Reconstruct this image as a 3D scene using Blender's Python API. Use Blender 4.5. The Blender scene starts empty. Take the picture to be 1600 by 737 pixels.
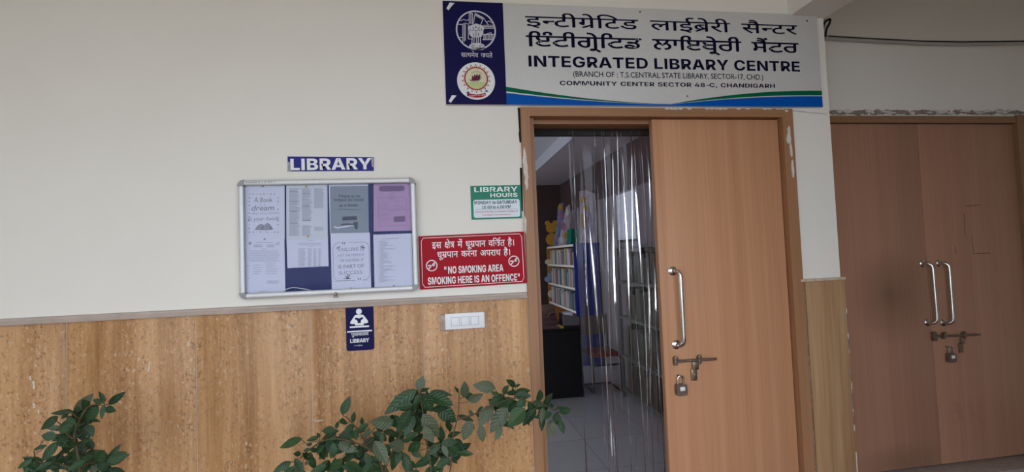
import bpy, bmesh, math, random
from mathutils import Vector, Matrix, Euler
from mathutils.geometry import tessellate_polygon

# ------------------------------------------------------------------ camera, light, exposure
SC = bpy.context.scene
COL = SC.collection
F, EYE, WALL = 760.0, 1.66, 2.72
YAW, PITCH, ROLL = math.radians(8.604), math.radians(2.297), math.radians(2.274)
_r = Vector((math.cos(YAW), -math.sin(YAW), 0))
_f = Vector((math.sin(YAW) * math.cos(PITCH), math.cos(YAW) * math.cos(PITCH), math.sin(PITCH)))
_d = _f.cross(_r)
RX = _r * math.cos(ROLL) + _d * math.sin(ROLL)
DN = -_r * math.sin(ROLL) + _d * math.cos(ROLL)
cam = bpy.data.cameras.new('camera')
cam.sensor_width = 36.0
cam.lens = F / 1600 * 36.0
cam.clip_start = 0.02
camo = bpy.data.objects.new('camera', cam)
COL.objects.link(camo)
camo.matrix_world = Matrix(((RX.x, -DN.x, -_f.x, 0), (RX.y, -DN.y, -_f.y, 0), (RX.z, -DN.z, -_f.z, EYE), (0, 0, 0, 1)))
SC.camera = camo

SC.view_settings.view_transform = 'Standard'
SC.view_settings.look = 'None'
SC.view_settings.gamma = 1.0
SC.view_settings.use_curve_mapping = False
SC.view_settings.exposure = 0.0
SC.cycles.max_bounces = 10
SC.cycles.transparent_max_bounces = 16
SC.cycles.caustics_reflective = False
SC.cycles.caustics_refractive = False

world = bpy.data.worlds.new('overcast_sky')
SC.world = world
world.use_nodes = True
_bg = world.node_tree.nodes['Background']
_bg.inputs[0].default_value = (0.84, 0.935, 1.09, 1)
SKY = 3.95
_bg.inputs[1].default_value = SKY

def area(name, loc, rot, sx, sy, power, col=(1, 1, 1), portal=False):
    l = bpy.data.lights.new(name, 'AREA')
    l.shape = 'RECTANGLE'; l.size = sx; l.size_y = sy; l.energy = power; l.color = col
    if portal:
        l.cycles.is_portal = True
    o = bpy.data.objects.new(name, l)
    o.location = loc; o.rotation_euler = rot
    COL.objects.link(o)
    return o
# daylight of the reading room's windows, on its left wall out of sight
area('room_window_light', (-2.9, 6.2, 1.75), (0, math.radians(-90), 0), 1.7, 5.2, 125, (0.9, 0.92, 1.0))

# ------------------------------------------------------------------ pixels to points on real planes
def ray(px, py):
    return RX * ((px - 800) / F) + DN * ((py - 368.5) / F) + _f
def P(px, py, y=WALL):          # on a plane parallel to the front wall
    d = ray(px, py); return d * (y / d.y) + Vector((0, 0, EYE))
def PX(px, py, x):              # on a plane at right angles to it
    d = ray(px, py); return d * (x / d.x) + Vector((0, 0, EYE))
def crop(x0, y0, s):
    return lambda x, y: (x0 + x / s, y0 + y / s)

# ------------------------------------------------------------------ materials
def nodes(name):
    m = bpy.data.materials.new(name); m.use_nodes = True
    nt = m.node_tree
    return m, nt, nt.nodes['Principled BSDF']
def N(nt, t, **k):
    n = nt.nodes.new(t)
    for a, b in k.items(): setattr(n, a, b)
    return n
def rgba(c): return (c[0], c[1], c[2], 1)
def ramp(nt, stops):
    r = N(nt, 'ShaderNodeValToRGB')
    e = r.color_ramp.elements
    e[0].position, e[0].color = stops[0][0], rgba(stops[0][1])
    e[1].position, e[1].color = stops[-1][0], rgba(stops[-1][1])
    for p, c in stops[1:-1]:
        q = e.new(p); q.color = rgba(c)
    return r
def coord(nt, scale, kind='Object'):
    t = N(nt, 'ShaderNodeTexCoord'); m = N(nt, 'ShaderNodeMapping')
    nt.links.new(t.outputs[kind], m.inputs[0]); m.inputs['Scale'].default_value = scale
    return m.outputs[0]
def noise(nt, vec, scale, detail=4, rough=.55):
    n = N(nt, 'ShaderNodeTexNoise')
    n.inputs['Scale'].default_value = scale; n.inputs['Detail'].default_value = detail; n.inputs['Roughness'].default_value = rough
    nt.links.new(vec, n.inputs['Vector'])
    return n.outputs['Fac']
def bump(nt, b, fac, strength, dist=.002):
    n = N(nt, 'ShaderNodeBump'); n.inputs['Strength'].default_value = strength; n.inputs['Distance'].default_value = dist
    nt.links.new(fac, n.inputs['Height']); nt.links.new(n.outputs[0], b.inputs['Normal'])
def mix(nt, fac, a, b, mode='MIX'):
    n = N(nt, 'ShaderNodeMix', data_type='RGBA', blend_type=mode)
    for v, i in ((fac, 0), (a, 6), (b, 7)):
        if isinstance(v, (int, float)): n.inputs[i].default_value = v
        elif isinstance(v, tuple): n.inputs[i].default_value = rgba(v)
        else: nt.links.new(v, n.inputs[i])
    return n.outputs[2]
def plain(name, col, rough=.5, metal=0, var=.06, scale=40, spec=.22, coat=0):
    m, nt, b = nodes(name)
    v = noise(nt, coord(nt, (1, 1, 1)), scale, 3)
    r = ramp(nt, [(.3, tuple(c * (1 - var) for c in col)), (.7, tuple(min(1, c * (1 + var)) for c in col))])
    nt.links.new(v, r.inputs[0]); nt.links.new(r.outputs[0], b.inputs['Base Color'])
    b.inputs['Roughness'].default_value = rough; b.inputs['Metallic'].default_value = metal
    b.inputs['Specular IOR Level'].default_value = spec; b.inputs['Coat Weight'].default_value = coat
    return m
def paint(name, col, stain):
    m, nt, b = nodes(name)
    v = coord(nt, (1, 1, 1))
    a = noise(nt, v, 1.1, 5, .6); r = ramp(nt, [(.35, stain), (.65, col)])
    nt.links.new(a, r.inputs[0]); nt.links.new(r.outputs[0], b.inputs['Base Color'])
    b.inputs['Roughness'].default_value = .62; b.inputs['Specular IOR Level'].default_value = .25
    bump(nt, b, noise(nt, v, 130, 3), .12, .001)
    return m
def wood(name, a, c, streak=70, rough=.42, along='z', patch=.0, smudge=()):
    m, nt, b = nodes(name)
    sc = {'z': (streak, streak, 1.2), 'x': (1.2, streak, streak), 'y': (streak, 1.2, streak)}[along]
    f = noise(nt, coord(nt, sc), 1.0, 6, .6)
    g = noise(nt, coord(nt, tuple(s * .12 for s in sc)), 1.0, 3, .5)
    r = ramp(nt, [(.3, a), (.7, c)]); nt.links.new(f, r.inputs[0])
    r2 = ramp(nt, [(.3, tuple(x * .9 for x in a)), (.7, tuple(min(1, x * 1.05) for x in c))]); nt.links.new(g, r2.inputs[0])
    o = mix(nt, .45, r.outputs[0], r2.outputs[0])
    if patch:
        p = noise(nt, coord(nt, (9, 9, 4)), 1.0, 5, .65)
        pr = ramp(nt, [(.56, (0, 0, 0)), (.66, (patch,) * 3)]); nt.links.new(p, pr.inputs[0])
        o = mix(nt, pr.outputs[0], o, tuple(x * .55 for x in a))
    for cx, cy, cz, rx, rz, amt in smudge:             # hand grime with a place of its own
        tc = N(nt, 'ShaderNodeTexCoord'); mp = N(nt, 'ShaderNodeMapping')
        mp.inputs['Location'].default_value = (-cx / rx, 0, -cz / rz); mp.inputs['Scale'].default_value = (1 / rx, 0, 1 / rz)
        gr = N(nt, 'ShaderNodeTexGradient', gradient_type='SPHERICAL')
        nt.links.new(tc.outputs['Object'], mp.inputs[0]); nt.links.new(mp.outputs[0], gr.inputs[0])
        mu = N(nt, 'ShaderNodeMath', operation='MULTIPLY'); nt.links.new(gr.outputs[1], mu.inputs[0]); mu.inputs[1].default_value = amt
        o = mix(nt, mu.outputs[0], o, tuple(x * .3 for x in a))
    nt.links.new(o, b.inputs['Base Color'])
    b.inputs['Roughness'].default_value = rough; b.inputs['Specular IOR Level'].default_value = .35
    bump(nt, b, f, .08, .001)
    return m
def travertine(name, dark, mid, light):
    m, nt, b = nodes(name)
    st = noise(nt, coord(nt, (11, 11, .45)), 1.0, 8, .7)
    r = ramp(nt, [(.33, dark), (.5, mid), (.68, light)]); nt.links.new(st, r.inputs[0])
    fine = noise(nt, coord(nt, (75, 75, 34)), 1.0, 4, .7)
    lt = ramp(nt, [(.55, (0, 0, 0)), (.66, (.8,) * 3)]); nt.links.new(fine, lt.inputs[0])
    gate = noise(nt, coord(nt, (8, 8, 1.6)), 1.0, 3, .6)
    gr = ramp(nt, [(.36, (.3,) * 3), (.58, (1, 1, 1))]); nt.links.new(gate, gr.inputs[0])
    lm = mix(nt, 1.0, lt.outputs[0], gr.outputs[0], 'MULTIPLY')
    o = mix(nt, lm, r.outputs[0], (.62, .46, .30))
    fine2 = noise(nt, coord(nt, (55, 55, 38)), 1.3, 4, .65)
    dk = ramp(nt, [(.36, (.7,) * 3), (.45, (0, 0, 0))]); nt.links.new(fine2, dk.inputs[0])
    o = mix(nt, mix(nt, 1.0, dk.outputs[0], gr.outputs[0], 'MULTIPLY'), o, (.17, .085, .035))
    geo = N(nt, 'ShaderNodeNewGeometry')
    hsv = N(nt, 'ShaderNodeHueSaturation'); mr = N(nt, 'ShaderNodeMapRange')
    mr.inputs['To Min'].default_value = .93; mr.inputs['To Max'].default_value = 1.08
    nt.links.new(geo.outputs['Random Per Island'], mr.inputs['Value']); nt.links.new(mr.outputs[0], hsv.inputs['Value'])
    nt.links.new(o, hsv.inputs['Color']); nt.links.new(hsv.outputs[0], b.inputs['Base Color'])
    b.inputs['Roughness'].default_value = .42; b.inputs['Specular IOR Level'].default_value = .3
    bump(nt, b, fine2, .1, .001)
    return m
def see_through(name, tint, ior, rough, haze, hazecol, wrinkle=0):
    m, nt, b = nodes(name); nt.nodes.remove(b)
    out = nt.nodes['Material Output']
    t = N(nt, 'ShaderNodeBsdfTransparent'); t.inputs[0].default_value = rgba(tint)
    g = N(nt, 'ShaderNodeBsdfGlossy'); g.inputs['Roughness'].default_value = rough
    d = N(nt, 'ShaderNodeBsdfDiffuse'); d.inputs[0].default_value = rgba(hazecol)
    fr = N(nt, 'ShaderNodeFresnel'); fr.inputs[0].default_value = ior
    m1 = N(nt, 'ShaderNodeMixShader'); m1.inputs[0].default_value = haze
    m2 = N(nt, 'ShaderNodeMixShader')
    nt.links.new(t.outputs[0], m1.inputs[1]); nt.links.new(d.outputs[0], m1.inputs[2])
    nt.links.new(fr.outputs[0], m2.inputs[0]); nt.links.new(m1.outputs[0], m2.inputs[1]); nt.links.new(g.outputs[0], m2.inputs[2])
    nt.links.new(m2.outputs[0], out.inputs[0])
    if wrinkle:
        w = noise(nt, coord(nt, (30, 30, 7)), 1.0, 4, .6)
        bp = N(nt, 'ShaderNodeBump'); bp.inputs['Strength'].default_value = wrinkle; bp.inputs['Distance'].default_value = .01
        nt.links.new(w, bp.inputs['Height']); nt.links.new(bp.outputs[0], g.inputs['Normal']); nt.links.new(bp.outputs[0], fr.inputs['Normal'])
    return m
def tiles(name, a, c, size, grout, kind=(1, 1, 0), rough=.25):
    m, nt, b = nodes(name)
    mp = coord(nt, (1, 1, 1))
    br = N(nt, 'ShaderNodeTexBrick'); br.offset = 0; br.squash = 1
    br.inputs['Scale'].default_value = 1; br.inputs['Brick Width'].default_value = size; br.inputs['Row Height'].default_value = size
    br.inputs['Mortar Size'].default_value = .004; br.inputs['Mortar Smooth'].default_value = .1
    br.inputs['Color1'].default_value = rgba(a); br.inputs['Color2'].default_value = rgba(c); br.inputs['Mortar'].default_value = rgba(grout)
    nt.links.new(mp, br.inputs['Vector']); nt.links.new(br.outputs[0], b.inputs['Base Color'])
    b.inputs['Roughness'].default_value = rough
    return m
def book_cover(name, cols):
    m, nt, b = nodes(name)
    oi = N(nt, 'ShaderNodeObjectInfo')
    n = len(cols); r = ramp(nt, [(i / n, c) for i, c in enumerate(cols)]); r.color_ramp.interpolation = 'CONSTANT'
    nt.links.new(oi.outputs['Random'], r.inputs[0]); nt.links.new(r.outputs[0], b.inputs['Base Color'])
    b.inputs['Roughness'].default_value = .4
    return m

M = dict(
    wall=paint('cream_wall_paint', (.80, .768, .688), (.775, .742, .66)),
    ceiling=plain('ceiling_paint', (.78, .75, .69), .7, var=.02, scale=3),
    stone=travertine('brown_marble', (.27, .122, .038), (.465, .245, .10), (.62, .37, .18)),
    grout=plain('pale_grout', (.50, .40, .31), .7),
    cap=plain('moulded_cap', (.47, .385, .325), .5, var=.08, scale=15),
    capedge=plain('pale_cap_stone', (.50, .40, .30), .5, var=.15, scale=30),
    frame=wood('frame_wood', (.27, .13, .06), (.38, .195, .095), 45, .45),
    framex=wood('frame_wood_across', (.27, .13, .06), (.38, .195, .095), 45, .45, 'x'),
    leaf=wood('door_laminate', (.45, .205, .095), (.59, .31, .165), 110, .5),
    leaf2=wood('aged_shaded_laminate', (.35, .175, .105), (.43, .225, .14), 90, .42, patch=.18),  # darker copy of the door laminate, recess shade put into its colour
    darkgap=plain('dark_gap', (.02, .017, .015), .8),
    steel=plain('brushed_steel', (.62, .60, .57), .22, 1, .1, 60),
    iron=plain('worn_iron', (.24, .19, .15), .45, .85, .3, 80),
    brass=plain('dull_brass', (.30, .23, .16), .4, .9, .2),
    chrome=plain('aluminium', (.60, .60, .59), .5, .5, .04, 60),
    plastic_grey=plain('grey_plastic', (.30, .30, .30), .4),
    plastic_white=plain('white_plastic', (.80, .80, .80), .35, var=.015),
    navy=plain('navy_print', (.008, .007, .062), .5, var=.03, spec=.1),
    signwhite=plain('sign_white', (.60, .595, .57), .35, var=.02),
    ink=plain('navy_ink', (.004, .003, .022), .6, spec=.06),
    black=plain('black_ink', (.03, .03, .03), .5),
    emblemgrey=plain('pale_emblem_print', (.62, .61, .66), .45, var=.04),
    green=plain('green_print', (.0, .12, .05), .45, spec=.1), blue=plain('blue_print', (.0, .085, .40), .45, spec=.1),
    red=plain('red_print', (.36, .002, .012), .4, var=.03, spec=.1), white=plain('white_print', (.80, .79, .78), .4, var=.02),
    maroon=plain('maroon_print', (.13, .015, .05), .45), lime=plain('pale_green_print', (.52, .60, .27), .45), cream=plain('cream_print', (.70, .68, .45), .45),
    redring=plain('rust_red_print', (.36, .05, .035), .45),
    teal=plain('hours_green', (.0, .19, .10), .35), hourbox=plain('hours_pale_blue', (.70, .76, .80), .4, var=.02), redink=plain('red_ink', (.55, .06, .10), .5), tealink=plain('dark_teal_ink', (.015, .07, .08), .5),
    stripblue=plain('strip_blue', (.018, .02, .19), .4, spec=.15), felt=plain('blue_felt', (.014, .022, .11), .9, var=.15, scale=200),
    paper=plain('white_paper', (.66, .66, .76), .7, var=.015, scale=8), newsprint=plain('newsprint_paper', (.62, .64, .67), .7, var=.02, scale=8),
    pink=plain('mauve_paper', (.46, .29, .47), .7, var=.02), grey=plain('grey_paper', (.235, .27, .305), .6, var=.03),
    pencil=plain('grey_print', (.22, .22, .27), .6), faint=plain('faint_print', (.34, .35, .42), .6), dusk=plain('dark_grey_print', (.07, .08, .10), .6), plum=plain('plum_print', (.18, .10, .19), .6),
    glass=see_through('acrylic_sheet', (.97, .98, 1), 1.14, .02, .008, (.8, .82, .95)),
    clearbox=see_through('clear_plastic', (1, 1, 1), 1.3, .15, .3, (.6, .58, .55)),
    pvc=see_through('clear_pvc', (.91, .91, .93), 1.33, .06, .012, (.75, .78, .85), .10),
    cable=plain('grey_conduit', (.42, .40, .37), .5), rubber=plain('dark_rubber', (.03, .025, .022), .6, var=.3, scale=90), wire=plain('white_wire', (.7, .68, .66), .5),
    plaster=plain('chipped_plaster', (.62, .58, .52), .8, var=.15, scale=50), plasterdirt=plain('dirty_plaster', (.27, .21, .165), .8, var=.3, scale=60),
    redfloor=plain('red_stone_floor', (.16, .07, .05), .5, var=.3, scale=15), sill=plain('grey_sill', (.34, .28, .24), .5, var=.15, scale=25), ground=plain('outdoor_paving', (.36, .33, .28), .9, var=.15, scale=2),
    roomfloor=tiles('grey_floor_tiles', (.30, .30, .315), (.33, .33, .345), .61, (.2, .2, .21)),
    ceiltile=tiles('ceiling_tiles', (.52, .52, .56), (.55, .55, .59), .6, (.38, .38, .42), rough=.8),
    gypsum=plain('gypsum_soffit', (.42, .37, .40), .8, var=.02, scale=4), gypface=plain('gypsum_fascia', (.36, .375, .42), .7, var=.02),
    maroonwall=plain('dark_maroon_wall', (.055, .035, .035), .6, var=.1, scale=6), mauvewall=plain('grey_mauve_wall', (.15, .13, .14), .7, var=.03, scale=6),
    whiteboard=plain('whiteboard_face', (.60, .63, .72), .25, var=.02), racksteel=plain('rack_steel', (.085, .09, .078), .5, .2),
    orange=wood('orange_ply', (.30, .12, .03), (.40, .18, .045), 60, .5), shelfedge=plain('pale_shelf_edge', (.62, .60, .56), .5),
    yellow=plain('ochre_board', (.46, .25, .035), .5), panelblue=plain('blue_laminate', (.012, .02, .20), .35), desk=plain('black_laminate', (.008, .008, .009), .5, spec=.2),
    boxgreen=plain('green_box', (.01, .13, .10), .5), chairred=plain('red_seat', (.15, .018, .022), .6), blacksteel=plain('black_steel', (.012, .012, .013), .35, .4),
    brownbag=plain('brown_cloth', (.16, .10, .08), .8, var=.2), maroonbag=plain('mauve_cloth', (.11, .06, .06), .8), greybox=plain('grey_board', (.14, .13, .14), .6), lemon=plain('yellow_card', (.55, .36, .05), .5),
    skyblue=plain('pale_blue_board', (.22, .30, .42), .5), creamboard=plain('cream_board', (.55, .50, .34), .5), pastel=plain('pastel_card', (.55, .48, .56), .5, var=.25, scale=9), lilac=plain('lilac_card', (.25, .25, .42), .5, var=.3, scale=8), rosecard=plain('rose_card', (.50, .22, .34), .5, var=.3, scale=12),
    books=book_cover('mixed_book_covers', [(.42, .42, .40), (.14, .16, .20), (.25, .08, .08), (.45, .43, .36), (.08, .12, .16), (.36, .36, .38), (.16, .22, .18), (.40, .24, .20), (.48, .46, .44)]),
    darkbooks=book_cover('dark_book_covers', [(.030, .031, .022), (.045, .045, .030), (.02, .02, .018), (.06, .055, .04), (.035, .033, .024)]),
    pages=plain('book_pages', (.55, .52, .45), .8),
    clay=plain('terracotta', (.30, .12, .06), .8, var=.15), soil=plain('dark_soil', (.03, .02, .013), .95, var=.4, scale=90), stem=plain('brown_stem', (.085, .06, .03), .7, var=.2),
)
def leafmat():
    m, nt, b = nodes('shrub_leaf')
    geo = N(nt, 'ShaderNodeNewGeometry')
    mr = ramp(nt, [(0, (.014, .034, .011)), (.5, (.019, .047, .014)), (1, (.030, .066, .018))]); nt.links.new(geo.outputs['Random Per Island'], mr.inputs[0])
    a = N(nt, 'ShaderNodeAttribute', attribute_name='vein')
    lu = N(nt, 'ShaderNodeAttribute', attribute_name='along'); lq = N(nt, 'ShaderNodeAttribute', attribute_name='across')
    def mth(op, x, y):
        n = N(nt, 'ShaderNodeMath', operation=op)
        for i, v in enumerate((x, y)):
            if isinstance(v, (int, float)): n.inputs[i].default_value = v
            else: nt.links.new(v, n.inputs[i])
        return n.outputs[0]
    ab = mth('ABSOLUTE', lq.outputs['Fac'], 0)
    sv = mth('SINE', mth('MULTIPLY', mth('SUBTRACT', lu.outputs['Fac'], mth('MULTIPLY', ab, .22)), 44), 0)
    svr = ramp(nt, [(.0, (0, 0, 0)), (.72, (0, 0, 0)), (1, (.55,) * 3)]); nt.links.new(sv, svr.inputs[0])
    mr_out = mix(nt, svr.outputs[0], mr.outputs[0], (.05, .105, .05))
    bump(nt, b, sv, .25, .004)
    top = mix(nt, a.outputs['Fac'], mr_out, (.045, .095, .045))
    under = mix(nt, a.outputs['Fac'], (.075, .092, .05), (.10, .12, .065))
    c = mix(nt, geo.outputs['Backfacing'], top, under)
    nt.links.new(c, b.inputs['Base Color'])
    b.inputs['Roughness'].default_value = .38; b.inputs['Specular IOR Level'].default_value = .28
    b.inputs['Subsurface Weight'].default_value = 0
    return m
M['leaf_green'] = leafmat()

# ------------------------------------------------------------------ mesh helpers
def wloc(p):
    v = Vector((0, 0, 0))
    while p is not None:
        v += p.location; p = p.parent
    return v
class B:
    """collects shapes in world coordinates, then links them as one mesh object"""
    def __init__(s): s.v = []; s.f = []; s.mi = []
    def add(s, vs, fs, mi=0):
        n = len(s.v); s.v += [tuple(v) for v in vs]
        s.f += [tuple(i + n for i in f) for f in fs]; s.mi += [mi] * len(fs)
        return s
    def box(s, x0, x1, y0, y1, z0, z1, mi=0, c=0.0):
        x0, x1 = sorted((x0, x1)); y0, y1 = sorted((y0, y1)); z0, z1 = sorted((z0, z1))
        bm = bmesh.new()
        r = bmesh.ops.create_cube(bm, size=1)
        for v in bm.verts:
            v.co = Vector((x0 if v.co.x < 0 else x1, y0 if v.co.y < 0 else y1, z0 if v.co.z < 0 else z1))
        if c:
            bmesh.ops.bevel(bm, geom=bm.edges[:], offset=min(c, .45 * min(x1 - x0, y1 - y0, z1 - z0)), segments=2, affect='EDGES', profile=.5)
        bm.verts.index_update()
        s.add([v.co.copy() for v in bm.verts], [[v.index for v in f.verts] for f in bm.faces], mi)
        bm.free(); return s
    def prism(s, pts, vec, mi=0):
        """flat outline pts (3-D) pushed along vec"""
        pts = [Vector(p) for p in pts]; vec = Vector(vec); n = len(pts)
        nrm = Vector((0, 0, 0))
        for i in range(n): nrm += pts[i].cross(pts[(i + 1) % n])
        if nrm.dot(vec) > 0: pts.reverse()
        tri = tessellate_polygon([pts]) if n > 4 else None
        vs = pts + [p + vec for p in pts]
        fs = []
        if tri:
            for t in tri:
                a, b_, c = t
                if (pts[b_] - pts[a]).cross(pts[c] - pts[a]).dot(vec) > 0: a, c = c, a
                fs.append((a, b_, c)); fs.append((c + n, b_ + n, a + n))
        else:
            fs = [tuple(range(n)), tuple(range(2 * n - 1, n - 1, -1))]
        fs += [(i, i + n, (i + 1) % n + n, (i + 1) % n) for i in range(n)]
        return s.add(vs, fs, mi)
    def flat(s, pts, mi=0):
        """printed shape: a flat face turned to -y"""
        pts = [Vector(p) for p in pts]
        if len(pts) <= 4:
            nrm = (pts[1] - pts[0]).cross(pts[2] - pts[0])
            if nrm.y > 0: pts.reverse()
            return s.add(pts, [tuple(range(len(pts)))], mi)
        fs = []
        for a, b_, c in tessellate_polygon([pts]):
            if (pts[b_] - pts[a]).cross(pts[c] - pts[a]).y > 0: a, c = c, a
            fs.append((a, b_, c))
        return s.add(pts, fs, mi)
    def ring(s, c, r0, r1, mi=0, n=48):
        c = Vector(c); vs = []
        for i in range(n):
            a = 2 * math.pi * i / n; d = Vector((math.cos(a), 0, math.sin(a)))
            vs += [c + d * r0, c + d * r1]
        return s.add(vs, [(2 * i, 2 * i + 1, (2 * i + 3) % (2 * n), (2 * i + 2) % (2 * n)) for i in range(n)], mi)
    def disc(s, c, r, mi=0, n=40):
        c = Vector(c); return s.add([c + Vector((math.cos(2 * math.pi * i / n) * r, 0, math.sin(2 * math.pi * i / n) * r)) for i in range(n)], [tuple(range(n))], mi)
    def stroke(s, pts, w, mi=0):
        """printed line of width w through pts, all on one y plane"""
        pts = [Vector(p) for p in pts]
        for a, b_ in zip(pts, pts[1:]):
            d = (b_ - a)
            if d.length < 1e-6: continue
            d.normalize(); q = Vector((-d.z, 0, d.x)) * w / 2; e = d * w * .3
            s.add([a - e - q, b_ + e - q, b_ + e + q, a - e + q], [(0, 1, 2, 3)], mi)
        return s
    def tube(s, pts, r, n=8, mi=0, cap=True):
        pts = [Vector(p) for p in pts]; k = len(pts)
        rr = r if isinstance(r, (list, tuple)) else [r] * k
        t0 = (pts[1] - pts[0]).normalized()
        u = t0.orthogonal().normalized(); vs = []
        for i, p in enumerate(pts):
            t = (pts[min(i + 1, k - 1)] - pts[max(i - 1, 0)]).normalized()
            u = (u - t * u.dot(t)).normalized(); w = t.cross(u)
            vs += [p + (u * math.cos(2 * math.pi * j / n) + w * math.sin(2 * math.pi * j / n)) * rr[i] for j in range(n)]
        fs = [(i * n + j, i * n + (j + 1) % n, (i + 1) * n + (j + 1) % n, (i + 1) * n + j) for i in range(k - 1) for j in range(n)]
        if cap: fs += [tuple(range(n - 1, -1, -1)), tuple(range((k - 1) * n, k * n))]
        return s.add(vs, fs, mi)
    def lathe(s, prof, c, axis='z', n=24, mi=0):
        c = Vector(c); vs = []
        for r, h in prof:
            for j in range(n):
                a = 2 * math.pi * j / n; x, y = math.cos(a) * r, math.sin(a) * r
                vs.append(c + (Vector((x, y, h)) if axis == 'z' else Vector((x, -h, y))))
        k = len(prof)
        fs = [(i * n + j, i * n + (j + 1) % n, (i + 1) * n + (j + 1) % n, (i + 1) * n + j) for i in range(k - 1) for j in range(n)]
        fs += [tuple(range(n - 1, -1, -1)), tuple(range((k - 1) * n, k * n))]
        return s.add(vs, fs, mi)
    def done(s, name, mats, parent=None, origin=None, smooth=35):
        if not isinstance(mats, (list, tuple)): mats = [mats]
        me = bpy.data.meshes.new(name)
        o0 = wloc(parent) + (Vector(origin) if origin is not None else Vector((0, 0, 0)))
        me.from_pydata([tuple(Vector(v) - o0) for v in s.v], [], s.f)
        for m in mats: me.materials.append(M[m] if isinstance(m, str) else m)
        me.polygons.foreach_set('material_index', s.mi)
        me.polygons.foreach_set('use_smooth', [True] * len(s.f))
        me.set_sharp_from_angle(angle=math.radians(smooth))
        me.update()
        o = bpy.data.objects.new(name, me); COL.objects.link(o)
        if parent is not None: o.parent = parent
        if origin is not None: o.location = origin
        return o
def tag(o, label, cat, group=None, kind=None):
    o['label'] = label; o['category'] = cat
    if group: o['group'] = group
    if kind: o['kind'] = kind
    return o
def struct(o): o['kind'] = 'structure'; return o
def thing(name, label, cat, loc, group=None):
    o = bpy.data.objects.new(name, None); o.empty_display_size = .05; COL.objects.link(o)
    o.location = loc; return tag(o, label, cat, group)
def arc(cx, cz, r, a0, a1, n, y):
    return [Vector((cx + r * math.cos(math.radians(a0 + (a1 - a0) * i / n)), y, cz + r * math.sin(math.radians(a0 + (a1 - a0) * i / n)))) for i in range(n + 1)]
def rrect(x0, x1, z0, z1, r, y, n=5):
    return arc(x1 - r, z1 - r, r, 0, 90, n, y) + arc(x0 + r, z1 - r, r, 90, 180, n, y) + arc(x0 + r, z0 + r, r, 180, 270, n, y) + arc(x1 - r, z0 + r, r, 270, 360, n, y)

# ------------------------------------------------------------------ lettering
def place(b, tris_verts, tris, A, Bp, h, y, slant=0, layers=None):
    """fit a flat letter mesh into the box whose left and right middles are A and Bp (points on plane y)"""
    xs = [v[0] for v in tris_verts]; zs = [v[1] for v in tris_verts]
    x0, x1, z0, z1 = min(xs), max(xs), min(zs), max(zs)
    out = []
    for i, (x, z) in enumerate(tris_verts):
        u = (x - x0) / (x1 - x0); w = (z - z0) / (z1 - z0)
        zc = A.z + (Bp.z - A.z) * u
        out.append((A.x + (Bp.x - A.x) * u + (w - .5) * h * slant, y - (layers[i] * .00012 if layers else 0), zc + (w - .5) * h))
    fs = []
    for t in tris:
        a, c, d = (Vector(out[i]) for i in t[:3])
        fs.append(tuple(reversed(t)) if (c - a).cross(d - a).y > 0 else tuple(t))
    b.add(out, fs)
def latin(b, s, l, r, hpx, y, bold=0.0, slant=0, level=True, space=1.0):
    """l, r: pixel middles of the left and right ends; hpx: letter height in pixels at the left"""
    A, C = P(l[0], l[1], y), P(r[0], r[1], y)
    if level: A.z = C.z = (A.z + C.z) / 2
    h = abs(P(l[0], l[1] - hpx / 2, y).z - P(l[0], l[1] + hpx / 2, y).z)
    cu = bpy.data.curves.new('text', 'FONT'); cu.body = s; cu.offset = bold; cu.resolution_u = 3; cu.space_character = space
    o = bpy.data.objects.new('text', cu); COL.objects.link(o)
    dg = bpy.context.evaluated_depsgraph_get(); dg.update()
    me = bpy.data.meshes.new_from_object(o.evaluated_get(dg))
    vs = [(v.co.x, v.co.y) for v in me.vertices]; fs = [tuple(p.vertices) for p in me.polygons]
    bpy.data.objects.remove(o); bpy.data.curves.remove(cu); bpy.data.meshes.remove(me)
    place(b, vs, fs, A, C, h, y, slant)
def contours(s):
    out = []
    for c in s:
        pts = [(c[i], c[i + 1], c[i + 2] == 1) for i in range(0, len(c), 3)]
        full = []
        for i, p in enumerate(pts):                       # add the implied on-curve points
            q = pts[(i + 1) % len(pts)]; full.append(p)
            if not p[2] and not q[2]: full.append(((p[0] + q[0]) / 2, (p[1] + q[1]) / 2, True))
        k = next(i for i, p in enumerate(full) if p[2]); full = full[k:] + full[:k]
        poly = []; n = len(full); i = 0
        while i < n:
            p = full[i]
            if p[2]: poly.append((p[0], p[1])); i += 1
            else:
                a = full[i - 1]; e = full[(i + 1) % n]
                for t in (.33, .67):
                    poly.append(((1 - t) ** 2 * a[0] + 2 * t * (1 - t) * p[0] + t * t * e[0], (1 - t) ** 2 * a[1] + 2 * t * (1 - t) * p[1] + t * t * e[1]))
                i += 1
        out.append(poly)
    return out
def sarea(p): return sum(p[i - 1][0] * p[i][1] - p[i][0] * p[i - 1][1] for i in range(len(p))) / 2
def grow(p, d):
    n = len(p); out = []
    for i in range(n):
        a, c, e = Vector(p[i - 1]), Vector(p[i]), Vector(p[(i + 1) % n])
        u, w = (c - a), (e - c)
        if u.length < 1e-6 or w.length < 1e-6: out.append(tuple(c)); continue
        u.normalize(); w.normalize()
        n1 = Vector((-u.y, u.x)); n2 = Vector((-w.y, w.x)); m = n1 + n2     # outlines run clockwise: left is outside
        if m.length < .3: out.append(tuple(c + n1 * d)); continue
        m.normalize(); out.append(tuple(c + m * d / max(.5, m.dot(n1))))
    return out
def inside(pt, poly):
    r = False; x, y = pt
    for i in range(len(poly)):
        (x1, y1), (x2, y2) = poly[i - 1], poly[i]
        if (y1 > y) != (y2 > y) and x < (x2 - x1) * (y - y1) / (y2 - y1) + x1: r = not r
    return r
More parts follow.
